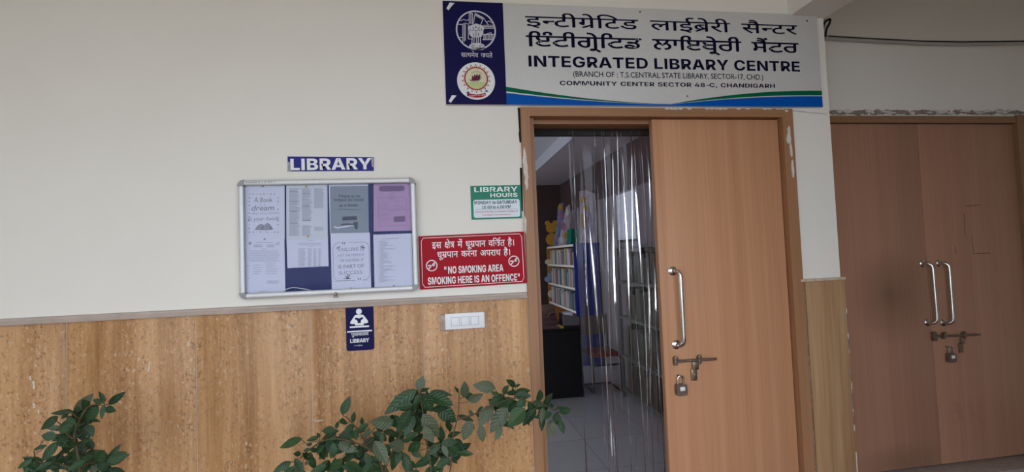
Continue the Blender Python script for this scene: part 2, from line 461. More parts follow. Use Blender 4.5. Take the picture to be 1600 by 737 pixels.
def outline_text(b, items, A, C, h, y, bold=0, slant=0):
    pen = 0; vs = []; fs = []; layers = []; cnt = 0
    for it in items:
        if it is None or isinstance(it, int): pen += it or 420; continue
        adv, s = it
        cs = contours(s)
        outer = [c for c in cs if sarea(c) < 0]; holes = [c for c in cs if sarea(c) >= 0]
        for oc in outer:
            hs = [hc for hc in holes if inside(hc[0], oc)]
            loops = [[(x + pen, z) for x, z in grow(c, bold)] for c in [oc] + hs]
            flatv = [p for q in loops for p in q]; k = len(vs); vs += flatv; layers += [cnt % 4] * len(flatv); cnt += 1
            for t in tessellate_polygon([[Vector((p[0], p[1], 0)) for p in q] for q in loops]):
                fs.append(tuple(i + k for i in t))
        pen += adv
    place(b, vs, fs, A, C, h, y, slant, layers)
def bold(b, s, l, r, hpx, y, grow_by=0, level=True, gap=260):
    A, C = P(l[0], l[1], y), P(r[0], r[1], y)
    if level: A.z = C.z = (A.z + C.z) / 2
    h = abs(P(l[0], l[1] - hpx / 2, y).z - P(l[0], l[1] + hpx / 2, y).z)
    outline_text(b, [gap if ch == ' ' else BOLD[ch] for ch in s], A, C, h, y, grow_by)
def indic(b, word, l, r, hpx, y, bold=0, level=True):
    A, C = P(l[0], l[1], y), P(r[0], r[1], y)
    if level: A.z = C.z = (A.z + C.z) / 2
    h = abs(P(l[0], l[1] - hpx / 2, y).z - P(l[0], l[1] + hpx / 2, y).z)
    outline_text(b, [None if g < 0 else GLYPHS[g] for g in WORDS[word]], A, C, h, y, bold)

# outlines of the Indic letters on the signs: advance width, then contours of x, z, on-curve
GLYPHS = [
 (491, [[271, 222, 1, 242, 222, 0, 184, 208, 0, 161, 197, 1, 114, 225, 0, 50, 301, 0, 50, 352, 1, 50, 380, 0, 70, 420, 0, 87, 433, 1, 110, 450, 0, 172, 465, 0, 221, 465, 1, 314, 465, 1, 314, 551, 1, 0, 551, 1, 0, 622, 1, 505, 622, 1, 505, 551, 1, 395, 551, 1, 395, 394, 1, 211, 394, 1, 180, 394, 0, 154, 388, 0, 145, 381, 1, 130, 369, 0, 130, 347, 1, 130, 323, 0, 158, 290, 0, 174, 277, 1, 220, 294, 0, 275, 294, 1, 349, 294, 0, 447, 219, 0, 447, 154, 1, 447, 89, 0, 364, 14, 0, 289, 4, 1, 318, -8, 0, 381, -30, 0, 415, -40, 1, 382, -110, 1, 325, -84, 0, 221, -27, 0, 176, 1, 1, 117, 4, 0, 48, 33, 0, 48, 65, 1, 48, 87, 0, 75, 116, 0, 101, 116, 1, 121, 116, 0, 164, 95, 0, 194, 70, 1, 208, 68, 0, 219, 68, 1, 289, 68, 0, 366, 109, 0, 366, 153, 1, 366, 186, 0, 317, 222, 0]]),
 (358, [[0, 622, 1, 373, 622, 1, 373, 551, 1, 0, 551, 1], [204, 298, 1, 204, 244, 1, 204, 216, 0, 176, 188, 0, 153, 188, 1, 129, 188, 0, 75, 230, 0, 37, 290, 0, 37, 318, 1, 37, 341, 0, 64, 369, 0, 98, 369, 1, 385, 369, 1, 385, 298, 1]]),
 (504, [[519, 551, 1, 371, 551, 1, 371, 349, 1, 316, 349, 1, 268, 349, 0, 204, 333, 0, 181, 318, 1, 126, 280, 0, 126, 215, 1, 126, 167, 0, 170, 104, 0, 241, 74, 0, 283, 74, 1, 337, 74, 0, 413, 99, 0, 455, 121, 1, 482, 47, 1, 438, 27, 0, 339, 0, 0, 286, 0, 1, 217, 0, 0, 108, 52, 0, 46, 150, 0, 46, 220, 1, 46, 285, 0, 114, 374, 0, 225, 420, 0, 288, 420, 1, 290, 420, 1, 290, 551, 1, 0, 551, 1, 0, 622, 1, 519, 622, 1]]),
 (259, [[-185, 615, 1, -202, 650, 0, -220, 714, 0, -220, 748, 1, -220, 813, 0, -136, 896, 0, -61, 896, 1, -1, 896, 0, 79, 839, 0, 137, 718, 0, 163, 622, 1, 273, 622, 1, 273, 551, 1, 170, 551, 1, 170, 0, 1, 89, 0, 1, 89, 551, 1, 0, 551, 1, 0, 622, 1, 87, 622, 1, 59, 726, 0, -2, 825, 0, -57, 825, 1, -97, 825, 0, -139, 776, 0, -139, 733, 1, -139, 699, 0, -119, 644, 0, -105, 615, 1]]),
 (563, [[172, -24, 1, 125, 43, 1, 393, 205, 1, 393, 551, 1, 208, 551, 1, 208, 234, 1, 208, 208, 0, 183, 178, 0, 160, 178, 1, 134, 178, 0, 79, 220, 0, 41, 280, 0, 41, 308, 1, 41, 331, 0, 68, 359, 0, 102, 359, 1, 127, 359, 1, 127, 551, 1, 0, 551, 1, 0, 622, 1, 578, 622, 1, 578, 551, 1, 474, 551, 1, 474, 0, 1, 393, 0, 1, 393, 122, 1]]),
 (0, [[-169, 615, 1, -190, 694, 0, -231, 785, 0, -281, 823, 0, -315, 823, 1, -337, 823, 0, -371, 814, 0, -385, 809, 1, -409, 882, 1, -370, 896, 0, -318, 896, 1, -264, 896, 0, -185, 845, 0, -122, 722, 0, -94, 615, 1]]),
 (259, [[89, 551, 1, 0, 551, 1, 0, 622, 1, 80, 622, 1, 68, 644, 0, 53, 694, 0, 53, 724, 1, 53, 802, 0, 169, 896, 0, 266, 896, 1, 407, 896, 0, 625, 743, 0, 704, 615, 1, 620, 615, 1, 467, 824, 0, 283, 824, 1, 213, 824, 0, 134, 765, 0, 134, 714, 1, 134, 684, 0, 153, 639, 0, 165, 622, 1, 273, 622, 1, 273, 551, 1, 170, 551, 1, 170, 0, 1, 89, 0, 1]]),
 (577, [[358, 222, 1, 329, 222, 0, 271, 208, 0, 248, 197, 1, 201, 225, 0, 137, 301, 0, 137, 352, 1, 137, 380, 0, 157, 420, 0, 174, 433, 1, 197, 450, 0, 259, 465, 0, 308, 465, 1, 401, 465, 1, 401, 551, 1, 0, 551, 1, 0, 622, 1, 592, 622, 1, 592, 551, 1, 482, 551, 1, 482, 394, 1, 298, 394, 1, 267, 394, 0, 241, 388, 0, 232, 381, 1, 217, 369, 0, 217, 347, 1, 217, 323, 0, 245, 290, 0, 261, 277, 1, 307, 294, 0, 362, 294, 1, 436, 294, 0, 534, 219, 0, 534, 154, 1, 534, 87, 0, 436, 0, 0, 337, 0, 1, 239, 0, 0, 84, 88, 0, 25, 158, 1, 86, 207, 1, 143, 139, 0, 262, 74, 0, 337, 74, 1, 453, 74, 0, 453, 152, 1, 453, 187, 0, 404, 222, 0]]),
 (678, [[0, 551, 1, 0, 622, 1, 693, 622, 1, 693, 551, 1, 589, 551, 1, 589, 0, 1, 508, 0, 1, 508, 355, 1, 502, 356, 0, 494, 356, 1, 470, 356, 0, 420, 332, 0, 374, 269, 0, 356, 208, 1, 279, 232, 1, 291, 278, 0, 311, 313, 1, 287, 331, 0, 239, 353, 0, 209, 353, 1, 169, 353, 0, 126, 307, 0, 126, 271, 1, 126, 233, 0, 169, 164, 0, 251, 89, 0, 309, 40, 1, 255, -12, 1, 197, 38, 0, 101, 129, 0, 45, 222, 0, 45, 275, 1, 45, 328, 0, 94, 395, 0, 168, 426, 0, 204, 426, 1, 248, 426, 0, 321, 397, 0, 354, 370, 1, 412, 426, 0, 499, 426, 1, 504, 426, 0, 508, 426, 1, 508, 551, 1]]),
 (259, [[170, 551, 1, 170, 0, 1, 89, 0, 1, 89, 551, 1, 0, 551, 1, 0, 622, 1, 273, 622, 1, 273, 551, 1]]),
 (491, [[271, 222, 1, 242, 222, 0, 184, 208, 0, 161, 197, 1, 114, 225, 0, 50, 301, 0, 50, 352, 1, 50, 380, 0, 70, 420, 0, 87, 433, 1, 110, 450, 0, 172, 465, 0, 221, 465, 1, 314, 465, 1, 314, 551, 1, 0, 551, 1, 0, 622, 1, 505, 622, 1, 505, 551, 1, 395, 551, 1, 395, 394, 1, 211, 394, 1, 180, 394, 0, 154, 388, 0, 145, 381, 1, 130, 369, 0, 130, 347, 1, 130, 323, 0, 158, 290, 0, 174, 277, 1, 220, 294, 0, 275, 294, 1, 349, 294, 0, 447, 219, 0, 447, 154, 1, 447, 89, 0, 364, 14, 0, 289, 4, 1, 318, -8, 0, 381, -30, 0, 415, -40, 1, 382, -110, 1, 325, -84, 0, 221, -27, 0, 176, 1, 1, 117, 4, 0, 48, 33, 0, 48, 65, 1, 48, 87, 0, 75, 116, 0, 101, 116, 1, 121, 116, 0, 164, 95, 0, 194, 70, 1, 208, 68, 0, 219, 68, 1, 289, 68, 0, 366, 109, 0, 366, 153, 1, 366, 186, 0, 317, 222, 0], [293, 615, 1, 272, 650, 0, 243, 726, 0, 243, 762, 1, 243, 829, 0, 332, 896, 0, 398, 896, 1, 430, 896, 0, 484, 883, 0, 504, 872, 1, 482, 806, 1, 465, 815, 0, 427, 827, 0, 405, 827, 1, 365, 827, 0, 323, 782, 0, 323, 747, 1, 323, 714, 0, 350, 651, 0, 375, 615, 1]]),
 (571, [[57, 41, 1, 204, 124, 1, 134, 134, 0, 46, 218, 0, 46, 286, 1, 46, 372, 0, 167, 464, 0, 265, 464, 1, 279, 464, 0, 319, 461, 0, 358, 457, 0, 369, 454, 1, 363, 385, 1, 343, 389, 0, 293, 395, 0, 268, 395, 1, 248, 395, 0, 230, 392, 1, 365, 224, 1, 384, 238, 0, 401, 256, 1, 401, 551, 1, 0, 551, 1, 0, 622, 1, 585, 622, 1, 585, 551, 1, 482, 551, 1, 482, 0, 1, 401, 0, 1, 401, 168, 1, 389, 161, 0, 378, 155, 1, 104, -24, 1], [127, 287, 1, 127, 235, 0, 194, 184, 0, 242, 184, 1, 260, 184, 0, 293, 190, 0, 308, 195, 1, 168, 370, 1, 127, 342, 0]]),
 (409, [[395, 42, 1, 341, -12, 1, 282, 37, 0, 178, 137, 0, 98, 225, 0, 75, 256, 1, 53, 287, 0, 40, 323, 0, 40, 340, 1, 40, 359, 0, 70, 393, 0, 104, 393, 1, 129, 393, 0, 166, 370, 0, 181, 349, 1, 220, 369, 0, 256, 429, 0, 256, 468, 1, 256, 491, 0, 246, 536, 0, 239, 551, 1, 0, 551, 1, 0, 622, 1, 424, 622, 1, 424, 551, 1, 320, 551, 1, 336, 516, 0, 336, 458, 1, 336, 403, 0, 292, 327, 0, 216, 274, 0, 167, 254, 1, 212, 202, 0, 331, 91, 0]]),
 (676, [[587, 551, 1, 587, 0, 1, 506, 0, 1, 506, 266, 1, 477, 257, 0, 419, 251, 0, 380, 251, 1, 338, 251, 0, 245, 266, 0, 212, 277, 1, 192, 264, 0, 167, 253, 1, 208, 201, 0, 319, 91, 0, 380, 42, 1, 326, -12, 1, 270, 37, 0, 171, 137, 0, 95, 225, 0, 73, 256, 1, 51, 287, 0, 40, 323, 0, 40, 340, 1, 40, 359, 0, 70, 393, 0, 104, 393, 1, 129, 393, 0, 166, 370, 0, 181, 350, 1, 202, 369, 0, 217, 428, 0, 217, 458, 1, 217, 488, 0, 208, 536, 0, 201, 551, 1, 0, 551, 1, 0, 622, 1, 691, 622, 1, 691, 551, 1], [369, 322, 1, 408, 322, 0, 472, 330, 0, 506, 339, 1, 506, 551, 1, 281, 551, 1, 288, 534, 0, 298, 488, 0, 298, 458, 1, 298, 416, 0, 279, 354, 0, 262, 333, 1, 314, 322, 0]]),
 (0, [[-179, 615, 1, -206, 655, 0, -251, 692, 0, -294, 703, 0, -320, 703, 1, -340, 703, 0, -382, 691, 0, -402, 682, 1, -428, 751, 1, -405, 761, 0, -355, 773, 0, -326, 773, 1, -281, 773, 0, -211, 730, 0, -187, 692, 1, -183, 694, 1, -203, 746, 0, -241, 803, 0, -285, 827, 0, -316, 827, 1, -340, 827, 0, -372, 819, 0, -386, 813, 1, -409, 882, 1, -370, 896, 0, -318, 896, 1, -264, 896, 0, -185, 845, 0, -122, 722, 0, -94, 615, 1]]),
 (712, [[623, 551, 1, 623, 0, 1, 542, 0, 1, 542, 325, 1, 511, 310, 0, 440, 293, 0, 390, 293, 1, 340, 293, 0, 257, 313, 0, 225, 326, 1, 178, 297, 0, 128, 244, 0, 128, 208, 1, 128, 188, 0, 148, 147, 0, 200, 120, 0, 247, 120, 1, 258, 120, 0, 269, 121, 1, 263, 139, 0, 263, 157, 1, 263, 189, 0, 303, 216, 0, 328, 216, 1, 369, 216, 0, 413, 164, 0, 413, 136, 1, 413, 108, 0, 388, 76, 0, 365, 66, 1, 383, 43, 0, 421, 2, 0, 448, -24, 1, 390, -65, 1, 363, -34, 0, 314, 27, 0, 298, 53, 1, 286, 51, 0, 258, 50, 0, 245, 50, 1, 186, 50, 0, 96, 91, 0, 46, 162, 0, 46, 205, 1, 46, 260, 0, 115, 333, 0, 164, 361, 1, 120, 390, 0, 74, 461, 0, 74, 507, 1, 74, 560, 0, 155, 632, 0, 231, 632, 1, 293, 632, 0, 382, 574, 0, 382, 515, 1, 382, 467, 0, 336, 401, 0, 295, 373, 1, 314, 368, 0, 357, 364, 0, 379, 364, 1, 425, 364, 0, 504, 385, 0, 542, 411, 1, 542, 551, 1, 453, 551, 1, 453, 622, 1, 727, 622, 1, 727, 551, 1], [153, 502, 1, 153, 469, 0, 195, 416, 0, 228, 399, 1, 303, 448, 0, 303, 506, 1, 303, 530, 0, 269, 566, 0, 229, 566, 1, 195, 566, 0, 153, 532, 0]]),
 (552, [[127, 65, 1, 80, 132, 1, 326, 281, 1, 284, 335, 0, 223, 380, 0, 181, 380, 1, 153, 380, 0, 96, 364, 0, 55, 343, 1, 27, 417, 1, 61, 433, 0, 135, 456, 0, 179, 456, 1, 219, 456, 0, 283, 431, 0, 345, 374, 0, 382, 326, 1, 382, 551, 1, 0, 551, 1, 0, 622, 1, 566, 622, 1, 566, 551, 1, 463, 551, 1, 463, 0, 1, 382, 0, 1, 382, 234, 1]]),
 (598, [[509, 551, 1, 509, 0, 1, 428, 0, 1, 428, 250, 1, 207, 250, 1, 207, 213, 1, 207, 180, 0, 178, 151, 0, 159, 151, 1, 140, 151, 0, 98, 176, 0, 62, 215, 0, 39, 259, 0, 39, 278, 1, 39, 296, 0, 66, 321, 0, 100, 321, 1, 126, 321, 1, 126, 551, 1, 0, 551, 1, 0, 622, 1, 612, 622, 1, 612, 551, 1], [428, 551, 1, 207, 551, 1, 207, 321, 1, 428, 321, 1]]),
 (0, [[-169, 615, 1, -190, 694, 0, -231, 785, 0, -281, 823, 0, -315, 823, 1, -337, 823, 0, -371, 814, 0, -385, 809, 1, -409, 882, 1, -370, 896, 0, -318, 896, 1, -264, 896, 0, -185, 845, 0, -122, 722, 0, -94, 615, 1], [-113, 821, 1, -113, 845, 0, -80, 879, 0, -58, 879, 1, -35, 879, 0, -2, 845, 0, -2, 821, 1, -2, 797, 0, -35, 763, 0, -58, 763, 1, -80, 763, 0, -113, 797, 0]]),
 (615, [[630, 551, 1, 526, 551, 1, 526, 0, 1, 445, 0, 1, 445, 150, 1, 414, 130, 0, 341, 103, 0, 283, 103, 1, 206, 103, 0, 111, 184, 0, 111, 251, 1, 111, 278, 0, 129, 328, 0, 148, 348, 1, 101, 366, 0, 42, 437, 0, 42, 493, 1, 42, 553, 0, 124, 632, 0, 187, 632, 1, 240, 632, 0, 311, 576, 0, 311, 531, 1, 311, 484, 0, 271, 443, 1, 210, 482, 1, 221, 492, 0, 230, 515, 0, 230, 526, 1, 230, 541, 0, 210, 568, 0, 184, 568, 1, 156, 568, 0, 116, 524, 0, 116, 489, 1, 116, 457, 0, 147, 418, 0, 196, 400, 0, 223, 397, 1, 253, 405, 0, 288, 405, 1, 299, 405, 0, 326, 403, 0, 333, 402, 1, 326, 332, 1, 320, 333, 0, 303, 333, 0, 298, 333, 1, 248, 333, 0, 191, 292, 0, 191, 254, 1, 191, 213, 0, 248, 173, 0, 292, 173, 1, 345, 173, 0, 419, 216, 0, 445, 245, 1, 445, 551, 1, 383, 551, 1, 383, 622, 1, 630, 622, 1]]),
 (0, [[-63, -245, 1, -88, -255, 0, -145, -268, 0, -173, -268, 1, -248, -268, 0, -333, -189, 0, -333, -126, 1, -333, -69, 0, -241, 11, 0, -162, 11, 1, -87, 11, 0, 25, -45, 0, 111, -136, 0, 145, -189, 1, 83, -228, 1, 29, -145, 0, -83, -57, 0, -156, -57, 1, -207, -57, 0, -259, -96, 0, -259, -128, 1, -259, -166, 0, -209, -196, 0, -178, -196, 1, -151, -196, 0, -109, -185, 0, -88, -175, 1]]),
 (598, [[207, -24, 1, 159, 43, 1, 428, 206, 1, 428, 250, 1, 207, 250, 1, 207, 213, 1, 207, 180, 0, 178, 151, 0, 159, 151, 1, 140, 151, 0, 98, 176, 0, 62, 215, 0, 39, 259, 0, 39, 278, 1, 39, 296, 0, 66, 321, 0, 100, 321, 1, 126, 321, 1, 126, 551, 1, 0, 551, 1, 0, 622, 1, 612, 622, 1, 612, 551, 1, 509, 551, 1, 509, 0, 1, 428, 0, 1, 428, 123, 1], [428, 551, 1, 207, 551, 1, 207, 321, 1, 428, 321, 1]]),
 (568, [[479, 551, 1, 479, 0, 1, 398, 0, 1, 398, 191, 1, 369, 172, 0, 301, 146, 0, 254, 146, 1, 214, 146, 0, 149, 173, 0, 128, 194, 1, 103, 221, 0, 79, 294, 0, 79, 358, 1, 79, 551, 1, 0, 551, 1, 0, 622, 1, 583, 622, 1, 583, 551, 1], [398, 551, 1, 160, 551, 1, 160, 369, 1, 160, 328, 0, 166, 280, 0, 179, 251, 0, 190, 240, 1, 213, 217, 0, 263, 217, 1, 303, 217, 0, 373, 255, 0, 398, 280, 1]]),
 (555, [[0, 622, 1, 569, 622, 1, 569, 551, 1, 466, 551, 1, 466, 0, 1, 385, 0, 1, 385, 298, 1, 204, 298, 1, 204, 244, 1, 204, 216, 0, 176, 188, 0, 153, 188, 1, 129, 188, 0, 75, 230, 0, 37, 290, 0, 37, 318, 1, 37, 341, 0, 64, 369, 0, 98, 369, 1, 385, 369, 1, 385, 551, 1, 0, 551, 1]]),
 (556, [[571, 551, 1, 467, 551, 1, 467, 0, 1, 387, 0, 1, 387, 165, 1, 361, 147, 0, 286, 118, 0, 233, 118, 1, 179, 118, 0, 95, 160, 0, 46, 235, 0, 46, 286, 1, 46, 372, 0, 161, 464, 0, 255, 464, 1, 268, 464, 0, 307, 461, 0, 344, 457, 0, 354, 454, 1, 349, 381, 1, 330, 385, 0, 282, 391, 0, 259, 391, 1, 197, 391, 0, 127, 337, 0, 127, 287, 1, 127, 236, 0, 190, 188, 0, 235, 188, 1, 287, 188, 0, 362, 233, 0, 387, 260, 1, 387, 551, 1, 0, 551, 1, 0, 622, 1, 571, 622, 1]]),
 (742, [[653, 551, 1, 653, 0, 1, 572, 0, 1, 572, 370, 1, 435, 370, 1, 394, 370, 0, 378, 373, 1, 414, 343, 0, 458, 263, 0, 458, 218, 1, 458, 172, 0, 417, 110, 0, 350, 80, 0, 310, 80, 1, 257, 80, 0, 161, 141, 0, 73, 282, 0, 31, 401, 1, 102, 426, 1, 148, 292, 0, 248, 153, 0, 306, 153, 1, 338, 153, 0, 379, 187, 0, 379, 227, 1, 379, 271, 0, 318, 349, 0, 273, 377, 1, 302, 441, 1, 572, 441, 1, 572, 551, 1, 0, 551, 1, 0, 622, 1, 757, 622, 1, 757, 551, 1]]),
 (0, [[-190, 615, 1, -211, 650, 0, -240, 726, 0, -240, 762, 1, -240, 829, 0, -151, 896, 0, -85, 896, 1, -53, 896, 0, 1, 883, 0, 21, 872, 1, -1, 806, 1, -18, 815, 0, -56, 827, 0, -78, 827, 1, -118, 827, 0, -160, 782, 0, -160, 747, 1, -160, 714, 0, -133, 651, 0, -108, 615, 1]]),
 (570, [[481, 551, 1, 481, 0, 1, 400, 0, 1, 400, 328, 1, 291, 328, 1, 230, 328, 0, 169, 316, 0, 150, 299, 1, 126, 280, 0, 126, 237, 1, 126, 188, 0, 200, 97, 0, 271, 40, 1, 217, -12, 1, 171, 28, 0, 92, 108, 0, 45, 194, 0, 45, 242, 1, 45, 277, 0, 72, 333, 0, 93, 351, 1, 122, 376, 0, 204, 399, 0, 272, 399, 1, 400, 399, 1, 400, 551, 1, 0, 551, 1, 0, 622, 1, 584, 622, 1, 584, 551, 1]]),
 (531, [[321, 69, 1, 357, 80, 0, 403, 116, 0, 403, 148, 1, 403, 186, 0, 345, 229, 0, 280, 229, 1, 211, 229, 0, 138, 172, 0, 138, 124, 1, 138, 93, 0, 161, 35, 0, 232, -36, 0, 302, -89, 1, 248, -142, 1, 157, -71, 0, 58, 53, 0, 58, 130, 1, 58, 168, 0, 89, 227, 0, 115, 248, 1, 96, 266, 0, 69, 318, 0, 69, 352, 1, 69, 380, 0, 89, 420, 0, 106, 433, 1, 129, 450, 0, 188, 465, 0, 229, 465, 1, 361, 465, 1, 361, 551, 1, 0, 551, 1, 0, 622, 1, 546, 622, 1, 546, 551, 1, 442, 551, 1, 442, 394, 1, 230, 394, 1, 199, 394, 0, 173, 388, 0, 164, 381, 1, 149, 369, 0, 149, 347, 1, 149, 327, 0, 169, 296, 0, 183, 284, 1, 230, 300, 0, 284, 300, 1, 353, 300, 0, 440, 258, 0, 481, 191, 0, 481, 153, 1, 481, 95, 0, 413, 19, 0, 348, 2, 1]]),
 (379, [[194, 622, 1, 275, 622, 1, 275, 0, 1, 194, 0, 1]]),
 (762, [[777, 551, 1, 452, 551, 1, 452, 349, 1, 500, 399, 0, 569, 399, 1, 634, 399, 0, 716, 316, 0, 716, 239, 1, 716, 193, 0, 686, 89, 0, 651, 39, 1, 579, 80, 1, 604, 112, 0, 636, 196, 0, 636, 237, 1, 636, 284, 0, 597, 330, 0, 562, 330, 1, 508, 330, 0, 452, 258, 1, 452, 0, 1, 371, 0, 1, 371, 174, 1, 347, 154, 0, 276, 118, 0, 226, 118, 1, 179, 118, 0, 96, 156, 0, 46, 233, 0, 46, 290, 1, 46, 370, 0, 156, 464, 0, 244, 464, 1, 267, 464, 0, 324, 457, 0, 339, 454, 1, 333, 381, 1, 317, 385, 0, 268, 391, 0, 249, 391, 1, 191, 391, 0, 127, 339, 0, 127, 292, 1, 127, 239, 0, 188, 188, 0, 228, 188, 1, 272, 188, 0, 341, 230, 0, 371, 260, 1, 371, 551, 1, 0, 551, 1, 0, 622, 1, 777, 622, 1]]),
 (764, [[470, 218, 1, 470, 148, 0, 379, 80, 0, 312, 80, 1, 226, 80, 0, 92, 208, 0, 29, 356, 1, 100, 382, 1, 143, 276, 0, 243, 153, 0, 305, 153, 1, 343, 153, 0, 391, 188, 0, 391, 227, 1, 391, 264, 0, 350, 322, 0, 318, 347, 1, 291, 342, 0, 260, 341, 1, 255, 411, 1, 323, 413, 0, 380, 457, 0, 380, 494, 1, 380, 530, 0, 333, 562, 0, 302, 562, 1, 265, 562, 0, 205, 542, 0, 171, 525, 1, 146, 594, 1, 172, 608, 0, 249, 632, 0, 298, 632, 1, 376, 632, 0, 459, 554, 0, 459, 495, 1, 459, 417, 0, 392, 375, 1, 403, 365, 0, 412, 355, 1, 450, 350, 0, 486, 350, 1, 518, 350, 0, 568, 356, 0, 594, 363, 1, 594, 551, 1, 521, 551, 1, 521, 622, 1, 779, 622, 1, 779, 551, 1, 675, 551, 1, 675, 0, 1, 594, 0, 1, 594, 290, 1, 570, 284, 0, 524, 279, 0, 498, 279, 1, 481, 279, 0, 455, 282, 1, 470, 252, 0]]),
 (349, [[0, 622, 1, 363, 622, 1, 363, 551, 1, 0, 551, 1], [45, 242, 1, 45, 277, 0, 72, 333, 0, 93, 351, 1, 122, 376, 0, 204, 399, 0, 272, 399, 1, 380, 399, 1, 380, 328, 1, 291, 328, 1, 230, 328, 0, 169, 316, 0, 150, 299, 1, 126, 280, 0, 126, 237, 1, 126, 188, 0, 200, 97, 0, 271, 40, 1, 217, -12, 1, 171, 28, 0, 92, 108, 0, 45, 194, 0]]),
 (580, [[595, 622, 1, 595, 551, 1, 491, 551, 1, 491, 0, 1, 410, 0, 1, 410, 179, 1, 382, 161, 0, 304, 132, 0, 253, 132, 1, 163, 132, 0, 52, 253, 0, 38, 353, 1, 100, 366, 0, 160, 413, 0, 160, 457, 1, 160, 485, 0, 137, 533, 0, 123, 551, 1, 0, 551, 1, 0, 622, 1], [129, 301, 1, 149, 252, 0, 210, 203, 0, 259, 203, 1, 309, 203, 0, 383, 245, 0, 410, 274, 1, 410, 551, 1, 211, 551, 1, 240, 499, 0, 240, 445, 1, 240, 337, 0]]),
 (0, [[-248, -12, 1, -194, 11, 0, -136, 11, 1, -61, 11, 0, 22, -66, 0, 22, -129, 1, 22, -190, 0, -71, -268, 0, -157, -268, 1, -254, -268, 0, -395, -176, 0, -455, -100, 1, -394, -57, 1, -355, -105, 0, -285, -167, 0, -206, -196, 0, -157, -196, 1, -51, -196, 0, -51, -122, 1, -51, -89, 0, -100, -57, 0, -131, -57, 1, -158, -57, 0, -201, -68, 0, -222, -79, 1]]),
 (389, [[369, 322, 1, 400, 322, 0, 450, 327, 0, 478, 332, 1, 486, 260, 1, 461, 255, 0, 409, 251, 0, 380, 251, 1, 338, 251, 0, 245, 266, 0, 212, 277, 1, 192, 264, 0, 167, 253, 1, 208, 201, 0, 319, 91, 0, 380, 42, 1, 326, -12, 1, 270, 37, 0, 171, 137, 0, 95, 225, 0, 73, 256, 1, 51, 287, 0, 40, 323, 0, 40, 340, 1, 40, 359, 0, 70, 393, 0, 104, 393, 1, 129, 393, 0, 166, 370, 0, 181, 350, 1, 202, 369, 0, 217, 428, 0, 217, 458, 1, 217, 488, 0, 208, 536, 0, 201, 551, 1, 0, 551, 1, 0, 622, 1, 403, 622, 1, 403, 551, 1, 281, 551, 1, 288, 534, 0, 298, 488, 0, 298, 458, 1, 298, 416, 0, 279, 354, 0, 262, 333, 1, 314, 322, 0]]),
 (816, [[89, 0, 1, 89, 551, 1, -7, 551, 1, -7, 622, 1, 89, 622, 1, 89, 668, 1, 89, 774, 0, 171, 896, 0, 271, 896, 1, 320, 896, 0, 396, 858, 0, 439, 781, 0, 439, 721, 1, 439, 705, 0, 436, 672, 0, 433, 655, 1, 355, 663, 1, 357, 674, 0, 360, 705, 0, 360, 724, 1, 360, 772, 0, 319, 826, 0, 271, 826, 1, 230, 826, 0, 186, 785, 0, 170, 715, 0, 170, 670, 1, 170, 622, 1, 266, 622, 1, 266, 551, 1, 170, 551, 1, 170, 0, 1], [295, 200, 1, 312, 226, 0, 359, 275, 0, 423, 317, 0, 463, 332, 1, 460, 312, 1, 409, 329, 0, 344, 394, 0, 313, 490, 0, 313, 551, 1, 252, 551, 1, 252, 622, 1, 823, 622, 1, 823, 551, 1, 733, 551, 1, 733, 320, 1, 703, 291, 1, 575, 291, 1, 545, 291, 0, 503, 280, 0, 485, 272, 1, 450, 256, 0, 395, 204, 0, 375, 175, 1, 375, 219, 1, 400, 174, 0, 452, 109, 0, 521, 73, 0, 569, 73, 1, 620, 73, 0, 697, 95, 0, 742, 117, 1, 770, 46, 1, 727, 25, 0, 626, 0, 0, 568, 0, 1, 498, 0, 0, 395, 52, 0, 322, 143, 0], [553, 362, 1, 652, 362, 1, 652, 551, 1, 395, 551, 1, 395, 502, 0, 417, 422, 0, 442, 397, 1, 459, 381, 0, 510, 362, 0]]),
 (0, [[-259, 679, 1, -266, 696, 0, -275, 738, 0, -275, 755, 1, -275, 810, 0, -194, 875, 0, -130, 875, 1, -63, 875, 0, 16, 810, 0, 16, 754, 1, 16, 738, 0, 7, 696, 0, 0, 679, 1, -69, 689, 1, -62, 704, 0, -56, 732, 0, -56, 747, 1, -56, 778, 0, -95, 811, 0, -130, 811, 1, -165, 811, 0, -203, 777, 0, -203, 747, 1, -203, 732, 0, -197, 704, 0, -190, 689, 1]]),
 (575, [[322, 0, 1, 265, 0, 0, 178, 35, 0, 110, 97, 0, 57, 183, 0, 34, 234, 1, 66, 275, 0, 124, 338, 0, 155, 361, 1, 183, 381, 0, 239, 407, 0, 315, 420, 0, 370, 420, 1, 405, 420, 1, 405, 551, 1, -7, 551, 1, -7, 622, 1, 583, 622, 1, 583, 551, 1, 485, 551, 1, 485, 378, 1, 456, 349, 1, 419, 349, 1, 361, 349, 0, 291, 345, 0, 245, 330, 0, 221, 315, 1, 189, 296, 0, 138, 243, 0, 107, 204, 1, 114, 253, 1, 140, 200, 0, 196, 119, 0, 270, 73, 0, 322, 73, 1, 359, 73, 0, 415, 83, 0, 473, 104, 0, 510, 122, 1, 538, 51, 1, 484, 25, 0, 382, 0, 0]]),
 (259, [[89, 0, 1, 89, 551, 1, -7, 551, 1, -7, 622, 1, 89, 622, 1, 89, 654, 1, 89, 693, 0, 83, 757, 0, 63, 802, 0, 26, 826, 0, -6, 826, 1, -58, 826, 0, -103, 771, 0, -103, 721, 1, -103, 705, 0, -99, 675, 0, -97, 663, 1, -175, 655, 1, -178, 671, 0, -182, 705, 0, -182, 722, 1, -182, 778, 0, -137, 855, 0, -57, 896, 0, -4, 896, 1, 64, 896, 0, 140, 840, 0, 170, 743, 0, 170, 679, 1, 170, 622, 1, 266, 622, 1, 266, 551, 1, 170, 551, 1, 170, 0, 1]]),
